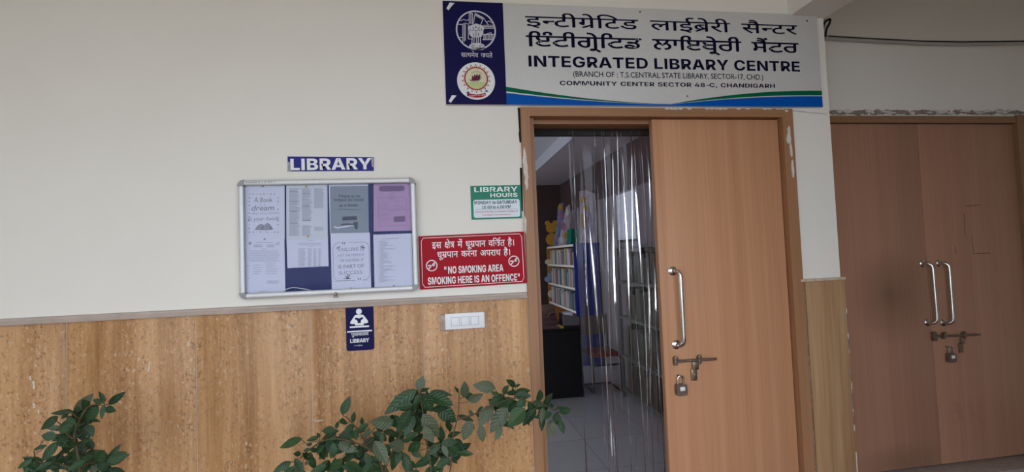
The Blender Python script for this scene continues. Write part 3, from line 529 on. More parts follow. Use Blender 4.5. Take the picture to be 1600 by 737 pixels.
 (750, [[275, 0, 1, 226, 0, 0, 140, 44, 0, 74, 119, 0, 37, 211, 0, 37, 258, 1, 37, 291, 0, 60, 344, 0, 78, 362, 1, 102, 386, 0, 177, 408, 0, 247, 408, 1, 351, 408, 1, 351, 551, 1, -7, 551, 1, -7, 622, 1, 521, 622, 1, 521, 551, 1, 432, 551, 1, 432, 170, 1, 432, 112, 0, 396, 37, 0, 326, 0, 0], [274, 73, 1, 292, 73, 0, 322, 81, 0, 334, 94, 1, 342, 104, 0, 351, 137, 0, 351, 176, 1, 351, 337, 1, 263, 337, 1, 202, 337, 0, 152, 326, 0, 137, 311, 1, 127, 300, 0, 118, 270, 0, 118, 252, 1, 118, 222, 0, 144, 160, 0, 189, 106, 0, 244, 73, 0], [580, 0, 1, 580, 551, 1, 485, 551, 1, 484, 622, 1, 757, 622, 1, 757, 551, 1, 661, 551, 1, 661, 0, 1]]),
 (0, [[-14, -268, 1, -38, -233, 0, -97, -173, 0, -135, -154, 1, -152, -172, 0, -200, -193, 0, -233, -193, 1, -268, -193, 0, -318, -165, 0, -318, -131, 1, -318, -97, 0, -263, -70, 0, -226, -70, 1, -212, -70, 0, -185, -74, 0, -172, -76, 1, -171, -72, 0, -170, -63, 0, -170, -56, 1, -170, 0, 1, -89, 0, 1, -89, -17, 1, -89, -47, 0, -94, -83, 0, -100, -97, 1, -58, -116, 0, 12, -183, 0, 45, -229, 1]]),
 (0, [[-167, 615, 1, -186, 695, 0, -244, 784, 0, -320, 820, 0, -366, 820, 1, -374, 820, 0, -389, 820, 0, -394, 819, 1, -398, 895, 1, -390, 896, 0, -377, 896, 0, -373, 896, 1, -299, 896, 0, -187, 836, 0, -111, 712, 0, -90, 615, 1]]),
 (259, [[89, 0, 1, 89, 551, 1, -7, 551, 1, -7, 622, 1, 89, 622, 1, 89, 668, 1, 89, 774, 0, 171, 896, 0, 271, 896, 1, 320, 896, 0, 396, 858, 0, 439, 781, 0, 439, 721, 1, 439, 705, 0, 436, 672, 0, 433, 655, 1, 355, 663, 1, 357, 674, 0, 360, 705, 0, 360, 724, 1, 360, 772, 0, 319, 826, 0, 271, 826, 1, 230, 826, 0, 186, 785, 0, 170, 715, 0, 170, 670, 1, 170, 622, 1, 266, 622, 1, 266, 551, 1, 170, 551, 1, 170, 0, 1]]),
 (597, [[249, 0, 1, 175, 0, 0, 80, 31, 0, 35, 88, 0, 35, 127, 1, 35, 157, 0, 67, 207, 0, 130, 237, 0, 178, 237, 1, 236, 237, 0, 329, 197, 0, 401, 134, 0, 424, 101, 1, 362, 67, 1, 330, 104, 0, 238, 166, 0, 182, 166, 1, 149, 166, 0, 116, 144, 0, 116, 125, 1, 116, 97, 0, 183, 69, 0, 248, 69, 1, 284, 69, 0, 359, 79, 0, 422, 107, 0, 461, 159, 0, 461, 202, 1, 461, 243, 0, 399, 309, 0, 349, 324, 1, 326, 320, 0, 267, 312, 0, 236, 312, 1, 191, 312, 0, 143, 329, 0, 125, 355, 0, 125, 369, 1, 125, 398, 0, 176, 419, 0, 212, 419, 1, 252, 419, 0, 323, 406, 0, 357, 393, 1, 392, 407, 0, 437, 465, 0, 437, 512, 1, 437, 526, 0, 432, 559, 0, 425, 578, 1, 458, 551, 1, -7, 551, 1, -7, 622, 1, 604, 622, 1, 604, 551, 1, 487, 551, 1, 510, 576, 1, 514, 560, 0, 518, 526, 0, 518, 511, 1, 518, 449, 0, 469, 384, 0, 432, 362, 1, 488, 333, 0, 543, 253, 0, 543, 199, 1, 543, 149, 0, 500, 74, 0, 422, 25, 0, 314, 0, 0]]),
 (674, [[337, 250, 1, 282, 281, 0, 190, 376, 0, 128, 491, 0, 117, 551, 1, -7, 551, 1, -7, 622, 1, 681, 622, 1, 681, 551, 1, 557, 551, 1, 549, 504, 0, 510, 417, 0, 453, 339, 0, 380, 274, 0], [475, 551, 1, 199, 551, 1, 207, 498, 0, 252, 412, 0, 318, 346, 0, 356, 322, 1, 318, 323, 1, 357, 345, 0, 422, 411, 0, 467, 498, 0], [39, 193, 1, 39, 261, 0, 127, 374, 0, 206, 408, 1, 246, 353, 1, 194, 329, 0, 119, 250, 0, 119, 195, 1, 119, 141, 0, 183, 73, 0, 254, 73, 1, 259, 73, 1, 254, 0, 1, 248, 0, 1, 186, 0, 0, 105, 38, 0, 58, 97, 0, 39, 164, 0], [635, 194, 1, 635, 165, 0, 615, 98, 0, 569, 38, 0, 488, 0, 0, 426, 0, 1, 420, 0, 1, 415, 73, 1, 426, 73, 1, 493, 73, 0, 555, 140, 0, 555, 191, 1, 555, 241, 0, 490, 325, 0, 421, 353, 1, 464, 412, 1, 556, 370, 0, 635, 255, 0]]),
 (235, [[74, 261, 1, 74, 551, 1, -7, 551, 1, -7, 622, 1, 242, 622, 1, 242, 551, 1, 154, 551, 1, 154, 261, 1]]),
 (608, [[41, 248, 1, 56, 271, 0, 100, 314, 0, 156, 350, 0, 189, 361, 1, 196, 343, 1, 153, 358, 0, 91, 410, 0, 59, 494, 0, 59, 555, 1, 95, 551, 1, -7, 551, 1, -7, 622, 1, 569, 622, 1, 569, 551, 1, 105, 551, 1, 141, 554, 1, 141, 511, 0, 160, 444, 0, 182, 423, 1, 200, 407, 0, 249, 392, 0, 296, 392, 1, 456, 392, 1, 454, 322, 1, 313, 322, 1, 272, 322, 0, 204, 302, 0, 146, 260, 0, 120, 225, 1, 122, 268, 1, 142, 226, 0, 194, 170, 0, 263, 143, 0, 307, 143, 1, 345, 143, 0, 415, 159, 0, 446, 176, 1, 452, 100, 1, 420, 85, 0, 348, 69, 0, 307, 69, 1, 240, 69, 0, 138, 116, 0, 65, 197, 0], [438, 0, 1, 438, 551, 1, 342, 551, 1, 342, 622, 1, 616, 622, 1, 616, 551, 1, 519, 551, 1, 519, 0, 1]]),
 (579, [[310, 0, 1, 256, 0, 0, 158, 43, 0, 81, 116, 0, 37, 209, 0, 37, 258, 1, 37, 294, 0, 62, 345, 0, 82, 363, 1, 109, 386, 0, 192, 408, 0, 272, 408, 1, 409, 408, 1, 409, 551, 1, -7, 551, 1, -7, 622, 1, 586, 622, 1, 586, 551, 1, 490, 551, 1, 490, 172, 1, 490, 114, 0, 451, 38, 0, 372, 0, 0], [317, 73, 1, 340, 73, 0, 378, 83, 0, 390, 96, 1, 399, 107, 0, 409, 142, 0, 409, 183, 1, 409, 337, 1, 282, 337, 1, 220, 337, 0, 158, 326, 0, 141, 311, 1, 128, 300, 0, 118, 270, 0, 118, 252, 1, 118, 220, 0, 152, 156, 0, 209, 104, 0, 280, 73, 0]]),
 (596, [[426, 0, 1, 426, 261, 1, 192, 261, 1, 190, 206, 0, 169, 125, 0, 132, 81, 0, 105, 81, 1, 85, 81, 0, 58, 105, 0, 58, 139, 1, 58, 154, 0, 68, 203, 0, 95, 261, 0, 119, 288, 1, 117, 331, 0, 104, 422, 0, 82, 511, 0, 67, 551, 1, -7, 551, 1, -7, 622, 1, 603, 622, 1, 603, 551, 1, 507, 551, 1, 507, 0, 1], [193, 332, 1, 426, 332, 1, 426, 551, 1, 153, 551, 1, 166, 511, 0, 183, 434, 0, 193, 364, 0]]),
 (0, [[-143, 610, 1, -162, 690, 0, -221, 783, 0, -304, 822, 0, -359, 822, 1, -363, 822, 0, -371, 822, 0, -374, 822, 1, -378, 896, 1, -374, 896, 0, -363, 896, 0, -359, 896, 1, -283, 896, 0, -174, 838, 0, -102, 714, 0, -83, 615, 1], [-159, 577, 1, -183, 618, 0, -246, 666, 0, -325, 686, 0, -374, 686, 1, -378, 686, 0, -388, 686, 0, -393, 686, 1, -398, 759, 1, -391, 760, 0, -381, 760, 0, -377, 760, 1, -314, 760, 0, -217, 724, 0, -144, 652, 0, -117, 598, 1], [-75, 782, 1, -97, 782, 0, -130, 812, 0, -130, 839, 1, -130, 866, 0, -97, 896, 0, -75, 896, 1, -52, 896, 0, -20, 866, 0, -20, 839, 1, -20, 812, 0, -51, 782, 0]]),
]
WORDS = {
 'D1': [0,1,2,3,4,5,6,2,7,-1,8,9,10,11,5,12,3,-1,13,14,1,2,12],
 'D2': [0,13,-1,15,5,16,-1,17,18,-1,19,20,21,22,9,23,-1,24,6,25,26,27,-1,28,14,29],
 'D3': [19,20,21,22,9,23,-1,30,12,23,9,-1,31,22,12,9,19,-1,28,14,29],
 'D4': [13,32,33,17,5,24,-1,25,33,27,5],
 'D5': [22,34,35,27,30,9,8,33],
 'G1': [36,37,38,39,40,41,42,43,38,44,-1,45,46,36,47,41,42,48,39,-1,49,50,38,48],
}
# the same for the bold Latin letters
BOLD = {
 '"': (689, [[114, 421, 1, 98, 728, 1, 246, 728, 1, 231, 421, 1], [324, 421, 1, 309, 728, 1, 457, 728, 1, 442, 421, 1]]),
 ',': (318, [[56, -205, 1, 99, 102, 1, 252, 102, 1, 160, -205, 1]]),
 '-': (469, [[494, 359, 1, 494, 236, 1, 161, 236, 1, 161, 359, 1]]),
 '.': (341, [[163, -10, 1, 126, -10, 0, 75, 40, 0, 75, 77, 1, 75, 114, 0, 126, 163, 0, 163, 163, 1, 200, 163, 0, 250, 114, 0, 250, 77, 1, 250, 40, 0, 200, -10, 0]]),
 '0': (646, [[323, -10, 1, 230, -10, 0, 104, 79, 0, 41, 245, 0, 41, 363, 1, 41, 481, 0, 105, 648, 0, 230, 737, 0, 323, 737, 1, 416, 737, 0, 542, 648, 0, 605, 481, 0, 605, 363, 1, 605, 245, 0, 542, 79, 0, 417, -10, 0], [323, 120, 1, 366, 120, 0, 421, 173, 0, 448, 281, 0, 448, 363, 1, 448, 446, 0, 421, 555, 0, 366, 608, 0, 323, 608, 1, 281, 608, 0, 225, 555, 0, 198, 446, 0, 198, 363, 1, 198, 281, 0, 225, 173, 0, 281, 120, 0]]),
 '1': (646, [[83, 0, 1, 83, 127, 1, 581, 127, 1, 581, 0, 1], [431, 728, 1, 431, 0, 1, 274, 0, 1, 274, 590, 1, 269, 590, 1, 104, 473, 1, 104, 615, 1, 265, 728, 1]]),
 '4': (681, [[48, 126, 1, 48, 250, 1, 319, 728, 1, 470, 728, 1, 206, 258, 1, 206, 252, 1, 638, 252, 1, 638, 126, 1], [398, 0, 1, 398, 163, 1, 402, 219, 1, 402, 454, 1, 545, 454, 1, 545, 0, 1]]),
 '6': (619, [[345, -10, 1, 272, -10, 0, 151, 48, 0, 77, 159, 0, 77, 237, 1, 77, 295, 0, 123, 409, 0, 169, 477, 1, 338, 728, 1, 496, 728, 1, 270, 396, 1, 225, 396, 1, 235, 413, 0, 280, 445, 0, 344, 465, 0, 383, 465, 1, 450, 465, 0, 551, 411, 0, 609, 310, 0, 609, 240, 1, 609, 165, 0, 541, 53, 0, 422, -10, 0], [344, 113, 1, 379, 113, 0, 431, 145, 0, 461, 200, 0, 461, 236, 1, 461, 272, 0, 431, 327, 0, 379, 358, 0, 344, 358, 1, 311, 358, 0, 258, 327, 0, 227, 272, 0, 227, 236, 1, 227, 201, 0, 258, 145, 0, 311, 113, 0]]),
 '8': (656, [[342, -10, 1, 260, -10, 0, 131, 44, 0, 58, 137, 0, 58, 196, 1, 58, 241, 0, 100, 317, 0, 172, 368, 0, 217, 376, 1, 217, 380, 1, 159, 392, 0, 85, 482, 0, 85, 542, 1, 85, 598, 0, 152, 686, 0, 268, 737, 0, 342, 737, 1, 416, 737, 0, 533, 686, 0, 600, 598, 0, 600, 542, 1, 600, 482, 0, 525, 392, 0, 468, 380, 1, 468, 376, 1, 512, 368, 0, 584, 317, 0, 627, 241, 0, 627, 196, 1, 627, 137, 0, 553, 44, 0, 425, -10, 0], [342, 105, 1, 378, 105, 0, 432, 131, 0, 462, 178, 0, 462, 209, 1, 462, 239, 0, 431, 287, 0, 377, 314, 0, 342, 314, 1, 308, 314, 0, 254, 287, 0, 223, 240, 0, 223, 209, 1, 223, 178, 0, 253, 132, 0, 307, 105, 0], [342, 429, 1, 372, 429, 0, 419, 453, 0, 446, 497, 0, 446, 524, 1, 446, 553, 0, 419, 595, 0, 373, 618, 0, 342, 618, 1, 312, 618, 0, 265, 595, 0, 239, 553, 0, 239, 524, 1, 239, 497, 0, 265, 453, 0, 312, 429, 0]]),
 'A': (755, [[24, 0, 1, 270, 728, 1, 478, 728, 1, 731, 0, 1, 556, 0, 1, 445, 339, 1, 422, 411, 0, 378, 579, 0, 355, 675, 1, 389, 675, 1, 367, 579, 0, 326, 410, 0, 305, 339, 1, 198, 0, 1], [182, 164, 1, 182, 286, 1, 573, 286, 1, 573, 164, 1]]),
 'B': (663, [[62, 0, 1, 62, 728, 1, 356, 728, 1, 436, 728, 0, 544, 680, 0, 598, 596, 0, 598, 542, 1, 598, 499, 0, 564, 435, 0, 504, 393, 0, 466, 385, 1, 466, 377, 1, 508, 376, 0, 581, 332, 0, 627, 255, 0, 627, 201, 1, 627, 144, 0, 569, 52, 0, 458, 0, 0, 376, 0, 1], [220, 129, 1, 342, 129, 1, 405, 129, 0, 464, 177, 0, 464, 218, 1, 464, 247, 0, 435, 293, 0, 382, 319, 0, 346, 319, 1, 220, 319, 1], [220, 424, 1, 331, 424, 1, 362, 424, 0, 411, 446, 0, 439, 486, 0, 439, 514, 1, 439, 553, 0, 384, 600, 0, 334, 600, 1, 220, 600, 1]]),
 'C': (741, [[384, -10, 1, 287, -10, 0, 133, 78, 0, 44, 245, 0, 44, 363, 1, 44, 483, 0, 134, 650, 0, 288, 737, 0, 384, 737, 1, 447, 737, 0, 555, 702, 0, 639, 635, 0, 692, 538, 0, 700, 476, 1, 541, 476, 1, 536, 505, 0, 510, 550, 0, 470, 582, 0, 418, 598, 0, 387, 598, 1, 332, 598, 0, 249, 543, 0, 204, 438, 0, 204, 363, 1, 204, 287, 0, 250, 182, 0, 332, 129, 0, 387, 129, 1, 417, 129, 0, 469, 146, 0, 509, 178, 0, 536, 223, 0, 541, 252, 1, 701, 252, 1, 695, 202, 0, 648, 108, 0, 567, 34, 0, 455, -10, 0]]),
 'D': (722, [[323, 0, 1, 132, 0, 1, 132, 135, 1, 315, 135, 1, 383, 135, 0, 475, 182, 0, 521, 284, 0, 521, 364, 1, 521, 444, 0, 474, 545, 0, 383, 592, 0, 315, 592, 1, 129, 592, 1, 129, 728, 1, 324, 728, 1, 434, 728, 0, 593, 640, 0, 678, 477, 0, 678, 364, 1, 678, 251, 0, 593, 87, 0, 433, 0, 0], [220, 728, 1, 220, 0, 1, 62, 0, 1, 62, 728, 1]]),
 'E': (608, [[62, 0, 1, 62, 728, 1, 556, 728, 1, 556, 598, 1, 220, 598, 1, 220, 431, 1, 530, 431, 1, 530, 304, 1, 220, 304, 1, 220, 130, 1, 557, 130, 1, 557, 0, 1]]),
 'F': (586, [[62, 0, 1, 62, 728, 1, 547, 728, 1, 547, 598, 1, 220, 598, 1, 220, 401, 1, 515, 401, 1, 515, 274, 1, 220, 274, 1, 220, 0, 1]]),
 'G': (751, [[389, -10, 1, 286, -10, 0, 131, 81, 0, 44, 248, 0, 44, 363, 1, 44, 481, 0, 135, 649, 0, 289, 737, 0, 386, 737, 1, 448, 737, 0, 554, 702, 0, 638, 636, 0, 690, 546, 0, 697, 492, 1, 537, 492, 1, 530, 517, 0, 504, 556, 0, 466, 584, 0, 418, 598, 0, 388, 598, 1, 333, 598, 0, 250, 544, 0, 204, 439, 0, 204, 364, 1, 204, 290, 0, 249, 185, 0, 333, 129, 0, 390, 129, 1, 441, 129, 0, 514, 166, 0, 552, 232, 0, 552, 277, 1, 584, 273, 1, 399, 273, 1, 399, 391, 1, 705, 391, 1, 705, 298, 1, 705, 202, 0, 623, 64, 0, 481, -10, 0]]),
 'H': (747, [[62, 0, 1, 62, 728, 1, 220, 728, 1, 220, 437, 1, 527, 437, 1, 527, 728, 1, 685, 728, 1, 685, 0, 1, 527, 0, 1, 527, 307, 1, 220, 307, 1, 220, 0, 1]]),
 'I': (290, [[66, 0, 1, 66, 728, 1, 224, 728, 1, 224, 0, 1]]),
 'K': (726, [[180, 158, 1, 180, 299, 1, 201, 341, 0, 244, 410, 0, 295, 480, 0, 330, 522, 1, 502, 728, 1, 693, 728, 1, 386, 369, 1, 373, 374, 1], [62, 0, 1, 62, 728, 1, 220, 728, 1, 220, 536, 1, 217, 347, 1, 220, 270, 1, 220, 0, 1], [516, 0, 1, 307, 322, 1, 406, 439, 1, 702, 0, 1]]),
 'L': (565, [[62, 0, 1, 62, 728, 1, 220, 728, 1, 220, 130, 1, 530, 130, 1, 530, 0, 1]]),
 'M': (936, [[62, 0, 1, 62, 728, 1, 306, 728, 1, 414, 412, 1, 422, 388, 0, 441, 309, 0, 461, 219, 0, 478, 135, 0, 484, 104, 1, 453, 104, 1, 459, 134, 0, 476, 218, 0, 496, 309, 0, 515, 388, 0, 523, 412, 1, 630, 728, 1, 874, 728, 1, 874, 0, 1, 715, 0, 1, 715, 332, 1, 715, 356, 0, 717, 429, 0, 719, 515, 0, 721, 601, 0, 722, 639, 1, 732, 639, 1, 722, 597, 0, 700, 509, 0, 677, 425, 0, 656, 355, 0, 649, 332, 1, 534, 0, 1, 402, 0, 1, 286, 332, 1, 279, 355, 0, 258, 424, 0, 234, 508, 0, 211, 597, 0, 201, 639, 1, 213, 639, 1, 213, 602, 0, 215, 517, 0, 218, 431, 0, 220, 357, 0, 220, 332, 1, 220, 0, 1]]),
 'N': (763, [[62, 0, 1, 62, 728, 1, 237, 728, 1, 457, 374, 1, 476, 344, 0, 512, 276, 0, 550, 194, 0, 569, 141, 1, 553, 141, 1, 550, 182, 0, 544, 275, 0, 540, 363, 0, 540, 393, 1, 540, 728, 1, 701, 728, 1, 701, 0, 1, 526, 0, 1, 325, 322, 1, 302, 361, 0, 262, 433, 0, 220, 519, 0, 192, 578, 1, 211, 578, 1, 214, 526, 0, 220, 428, 0, 224, 348, 0, 224, 322, 1, 224, 0, 1]]),
 'O': (771, [[386, -10, 1, 289, -10, 0, 134, 78, 0, 44, 245, 0, 44, 363, 1, 44, 483, 0, 134, 650, 0, 289, 737, 0, 386, 737, 1, 483, 737, 0, 637, 650, 0, 727, 483, 0, 727, 363, 1, 727, 244, 0, 637, 78, 0, 483, -10, 0], [386, 129, 1, 441, 129, 0, 522, 183, 0, 567, 288, 0, 567, 363, 1, 567, 439, 0, 522, 544, 0, 441, 598, 0, 386, 598, 1, 331, 598, 0, 249, 544, 0, 204, 439, 0, 204, 363, 1, 204, 288, 0, 249, 183, 0, 331, 129, 0]]),
 'P': (650, [[62, 0, 1, 62, 728, 1, 351, 728, 1, 434, 728, 0, 551, 664, 0, 613, 553, 0, 613, 480, 1, 613, 407, 0, 550, 296, 0, 431, 234, 0, 347, 234, 1, 164, 234, 1, 164, 360, 1, 321, 360, 1, 365, 360, 0, 422, 390, 0, 451, 444, 0, 451, 480, 1, 451, 516, 0, 422, 569, 0, 364, 598, 0, 321, 598, 1, 220, 598, 1, 220, 0, 1]]),
 'R': (659, [[62, 0, 1, 62, 728, 1, 351, 728, 1, 434, 728, 0, 551, 669, 0, 613, 562, 0, 613, 489, 1, 613, 416, 0, 550, 311, 0, 431, 256, 0, 347, 256, 1, 156, 256, 1, 156, 383, 1, 321, 383, 1, 365, 383, 0, 422, 406, 0, 451, 453, 0, 451, 489, 1, 451, 525, 0, 422, 573, 0, 364, 598, 0, 321, 598, 1, 220, 598, 1, 220, 0, 1], [465, 0, 1, 288, 332, 1, 458, 332, 1, 639, 0, 1]]),
 'S': (657, [[334, -10, 1, 246, -10, 0, 114, 44, 0, 41, 151, 0, 39, 231, 1, 192, 231, 1, 194, 195, 0, 231, 146, 0, 293, 122, 0, 333, 122, 1, 371, 122, 0, 428, 144, 0, 459, 183, 0, 459, 209, 1, 459, 233, 0, 431, 265, 0, 376, 288, 0, 336, 298, 1, 257, 317, 1, 164, 339, 0, 58, 436, 0, 58, 516, 1, 58, 582, 0, 130, 682, 0, 255, 737, 0, 336, 737, 1, 418, 737, 0, 539, 681, 0, 607, 582, 0, 608, 517, 1, 456, 517, 1, 452, 559, 0, 389, 606, 0, 335, 606, 1, 298, 606, 0, 247, 585, 0, 220, 549, 0, 220, 526, 1, 220, 501, 0, 251, 467, 0, 302, 446, 0, 334, 439, 1, 398, 423, 1, 447, 412, 0, 527, 376, 0, 586, 324, 0, 618, 254, 0, 618, 209, 1, 618, 141, 0, 550, 43, 0, 424, -10, 0]]),
 'T': (671, [[35, 598, 1, 35, 728, 1, 636, 728, 1, 636, 598, 1, 414, 598, 1, 414, 0, 1, 257, 0, 1, 257, 598, 1]]),
 'U': (730, [[365, -10, 1, 274, -10, 0, 138, 57, 0, 62, 176, 0, 62, 256, 1, 62, 728, 1, 220, 728, 1, 220, 269, 1, 220, 228, 0, 256, 165, 0, 321, 129, 0, 365, 129, 1, 409, 129, 0, 474, 165, 0, 510, 228, 0, 510, 269, 1, 510, 728, 1, 668, 728, 1, 668, 256, 1, 668, 176, 0, 592, 57, 0, 456, -10, 0]]),
 'Y': (739, [[293, 0, 1, 293, 270, 1, 24, 728, 1, 208, 728, 1, 328, 502, 1, 346, 469, 0, 374, 402, 0, 389, 357, 1, 357, 357, 1, 371, 403, 0, 399, 469, 0, 416, 502, 1, 531, 728, 1, 715, 728, 1, 450, 270, 1, 450, 0, 1]]),
 'o': (615, [[308, -11, 1, 224, -11, 0, 103, 60, 0, 38, 187, 0, 38, 271, 1, 38, 355, 0, 103, 482, 0, 224, 553, 0, 308, 553, 1, 391, 553, 0, 512, 482, 0, 577, 355, 0, 577, 271, 1, 577, 187, 0, 512, 60, 0, 391, -11, 0], [308, 110, 1, 345, 110, 0, 394, 152, 0, 419, 225, 0, 419, 271, 1, 419, 319, 0, 394, 391, 0, 345, 432, 0, 308, 432, 1, 271, 432, 0, 221, 391, 0, 196, 319, 0, 196, 271, 1, 196, 225, 0, 221, 152, 0, 271, 110, 0]]),
 't': (372, [[340, 546, 1, 340, 429, 1, 10, 429, 1, 10, 546, 1], [84, 676, 1, 239, 676, 1, 239, 162, 1, 239, 138, 0, 261, 115, 0, 287, 115, 1, 295, 115, 0, 326, 119, 0, 333, 121, 1, 355, 6, 1, 329, -2, 0, 278, -8, 0, 256, -8, 1, 172, -8, 0, 84, 73, 0, 84, 149, 1]]),
}

# ================================================================== the setting
XL, XR, YB, ZT = -2.95, 5.25, -0.9, 3.75          # porch extents set to shape the daylight: closed left, open towards the street
REC = 3.10                                        # recessed wall on the right
FX0, FX1, FX2, FX3 = .4855, .567, 2.118, 2.202    # door frame outer / inner edges
FZ0, FZ1 = 2.430, 2.502
PIL = 2.482
rx1 = P(1594, 300, REC).x                         # right edge of the recessed leaves
rz1 = P(1450, 193, REC).z                         # top of the recessed leaves
struct(B().box(XL, FX0, WALL, 2.92, -.05, ZT).box(FX0, FX3, WALL, 2.92, FZ1, ZT).box(FX3, PIL, WALL, REC + .2, -.05, ZT).done('wall_front', 'wall'))
struct(B().box(PIL, XR, REC, REC + .2, rz1 + .05, ZT).box(rx1 + .03, XR, REC, REC + .2, -.05, rz1 + .06).box(PIL, 2.62, REC, REC + .2, 0, rz1 + .06).done('wall_recess', 'wall'))
struct(B().box(XR, XR + .2, YB - .2, REC + .2, -.15, ZT).done('wall_right_blocker', 'wall'))  # unseen wall added to keep daylight off the right side
struct(B().box(XL - .2, XL, YB - .2, 2.92, -.15, ZT).done('wall_left_blocker', 'wall'))  # unseen wall added to darken the left end of the front wall
struct(B().box(2.25, XR, YB - .2, YB, -.15, ZT).done('wall_back_blocker', 'wall'))  # unseen wall added to block the sky from the right bay
struct(B().box(XL, XR + .2, YB - .2, REC + .2, ZT, ZT + .2).box(XL, 2.25, YB - .2, YB + .05, 3.12, ZT).done('ceiling', 'ceiling'))  # front edge out of view, dropped low to shade the wall top
# beam running out from the pillar towards the street
bz = P(1285, 28.5).z
bl0, bl1 = P(1231.5, 23).x, 2.27
struct(B().prism([(bl0, WALL, bz), (PIL + .005, WALL, bz), (PIL + .12, YB, bz), (bl0, YB, bz)], (0, 0, ZT - bz)).done('ceiling_beam', 'ceiling'))
struct(B().box(XL, XR, YB - .2, 3.3, -.15, -.03).done('floor', 'redfloor'))
struct(B().box(PIL, rx1 + .09, REC - .16, REC + .1, -.05, .012, c=.004).done('trim_sill', 'sill'))
struct(B().box(-30, 30, -40, YB - .2, -.3, -.2).done('ground', 'ground'))

# brown marble wainscot and its cap moulding
capt, capb = P(640, 465.5, 2.70).z, P(640, 475, 2.70).z
js = [P(x, 600, 2.705).x for x in (104, 306.5, 487, 664)]
js = [js[0] - 1.10, js[0] - .55] + js + [FX0 - .002]
w = B()
for a, b_ in zip([XL] + js, js):
    w.box(a + .0022, b_ - .0022, 2.705, WALL + .01, -.045, capb + .004, c=.0015)
wains = struct(w.done('trim_wainscot', 'stone'))
sc_ = B()
for l, k in ((((234, 566), (231.5, 580)), .006), (((492, 658), (504, 656)), .005), (((52, 596), (53, 606)), .008), (((47, 588), (47.5, 593)), .008), (((53, 631), (53.5, 636)), .009), (((60, 640), (60, 644)), .006)):
    sc_.stroke([P(*q, 2.7046) for q in l], k)
sc_.done('scratch_mark', 'plaster', wains)
struct(B().box(XL, FX0, 2.7075, WALL + .005, -.045, capb).done('trim_grout', 'grout'))
c_ = B()
prof = [(2.690, capb), (2.686, capb + .008), (2.692, capb + .016), (2.700, capb + .02), (2.704, capt - .004), (2.7205, capt), (2.7205, capb)]
c_.prism([(XL, y, z) for y, z in prof], (FX0 - .003 - XL, 0, 0))
struct(c_.done('trim_cap', 'cap'))
# slab on the short pillar by the recess, with a rough mortar edge
pc = P(1287, 435.5, 2.70).z
g0 = P(1262.5, 500, 2.70).x
struct(B().box(g0, PIL + .012, 2.702, WALL + .01, -.045, pc - .012, c=.002).done('trim_pillar_slab', wood('pillar_marble', (.23, .105, .042), (.48, .30, .155), 34, .5)))
struct(B().box(g0 - .035, PIL + .014, 2.694, WALL + .01, pc - .012, pc + .004, c=.002).done('trim_pillar_cap', 'capedge'))
struct(B().box(FX3 - .001, g0 - .010, 2.714, WALL + .002, 0, pc - .01).done('trim_gap', 'darkgap'))
random.seed(5)
mb = B()
for i in range(46):
    z = .02 + i * .03; wdt = random.uniform(.006, .022)
    mb.box(g0 - wdt, g0 + .002, 2.708 + random.uniform(0, .006), WALL + .004, z, z + random.uniform(.026, .032), 0, .002)
struct(mb.done('trim_mortar', 'plasterdirt'))
mbw = B()
for i in range(14):
    z = random.uniform(.2, pc - .05)
    mbw.box(PIL + .008, PIL + .014, 2.7005, WALL, z, z + random.uniform(.04, .13), 0, .0015)
struct(mbw.done('trim_chipped_edge', 'plaster'))

# ---------------------------------------------------------------- main doorway
fr = B()
fr.prism([(FX0, 2.695, -.045), (FX0 + .052, 2.695, -.045), (FX0 + .052, 2.695, FZ1 - .052), (FX0, 2.695, FZ1)], (0, .225, 0))
fr.box(FX0 + .052, FX1, 2.735, 2.88, -.045, FZ1 - .03)
fr.prism([(FX2 + .012, 2.695, -.045), (FX3, 2.695, -.045), (FX3, 2.695, FZ1), (FX2 + .012, 2.695, FZ1 - .052)], (0, .225, 0))
fr.box(FX2, FX2 + .02, 2.775, 2.88, -.045, FZ1 - .03)
frame = struct(fr.done('trim_doorframe', 'frame'))
hd = B()
hd.prism([(FX0, 2.695, FZ1), (FX3, 2.695, FZ1), (FX2 + .012, 2.695, FZ1 - .052), (FX0 + .052, 2.695, FZ1 - .052)], (0, .225, 0))
hd.box(FX0 + .052, FX2 + .012, 2.775, 2.88, FZ0 - .004, FZ1 - .045)
hd.done('header', 'framex', frame)
# plaster left on the frame edges
random.seed(11)
pp = B()
def blotch(b, cx, cz, w_, h_, y, n=12):
    y -= random.uniform(0, .004)
    b.prism([(cx + math.cos(2 * math.pi * i / n) * w_ * random.uniform(.55, 1), y, cz + math.sin(2 * math.pi * i / n) * h_ * random.uniform(.6, 1)) for i in range(n)], (0, .006, 0))
for (px, py, w_, h_) in ((820, 252, .014, .10), (822, 268, .016, .07), (823, 285, .012, .05), (1233, 205, .014, .035), (1233, 216, .018, .05), (1236, 234, .01, .06), (1239, 262, .009, .07), (1229, 173, .012, .008), (821, 350, .008, .06)):
    q = P(px, py, 2.69); blotch(pp, q.x, q.z, w_, h_, 2.6915)
for px in range(1042, 1225, 7):
    q = P(px, 170, 2.69)
    if random.random() < .62: blotch(pp, q.x, q.z, .018, .006, 2.6915, 9)
pp.done('plaster_patch', 'plaster', frame)
gp = B()
for (a, b_) in (((810.5, 168), (812.5, 206)), ((812, 206), (813, 222)), ((814, 262), (815.5, 330))):
    q, r_ = P(*a, 2.715), P(*b_, 2.715); gp.prism([(q.x - .006, 2.715, q.z), (q.x + .006, 2.715, q.z), (r_.x + .006, 2.715, r_.z), (r_.x - .004, 2.715, r_.z)], (0, .008, 0))
gp.done('edge_gap', 'darkgap', frame)
struct(B().box(FX0 + .06, FX2, 2.885, 2.915, 2.385, 2.44).done('trim_curtain_rail', 'darkgap'))

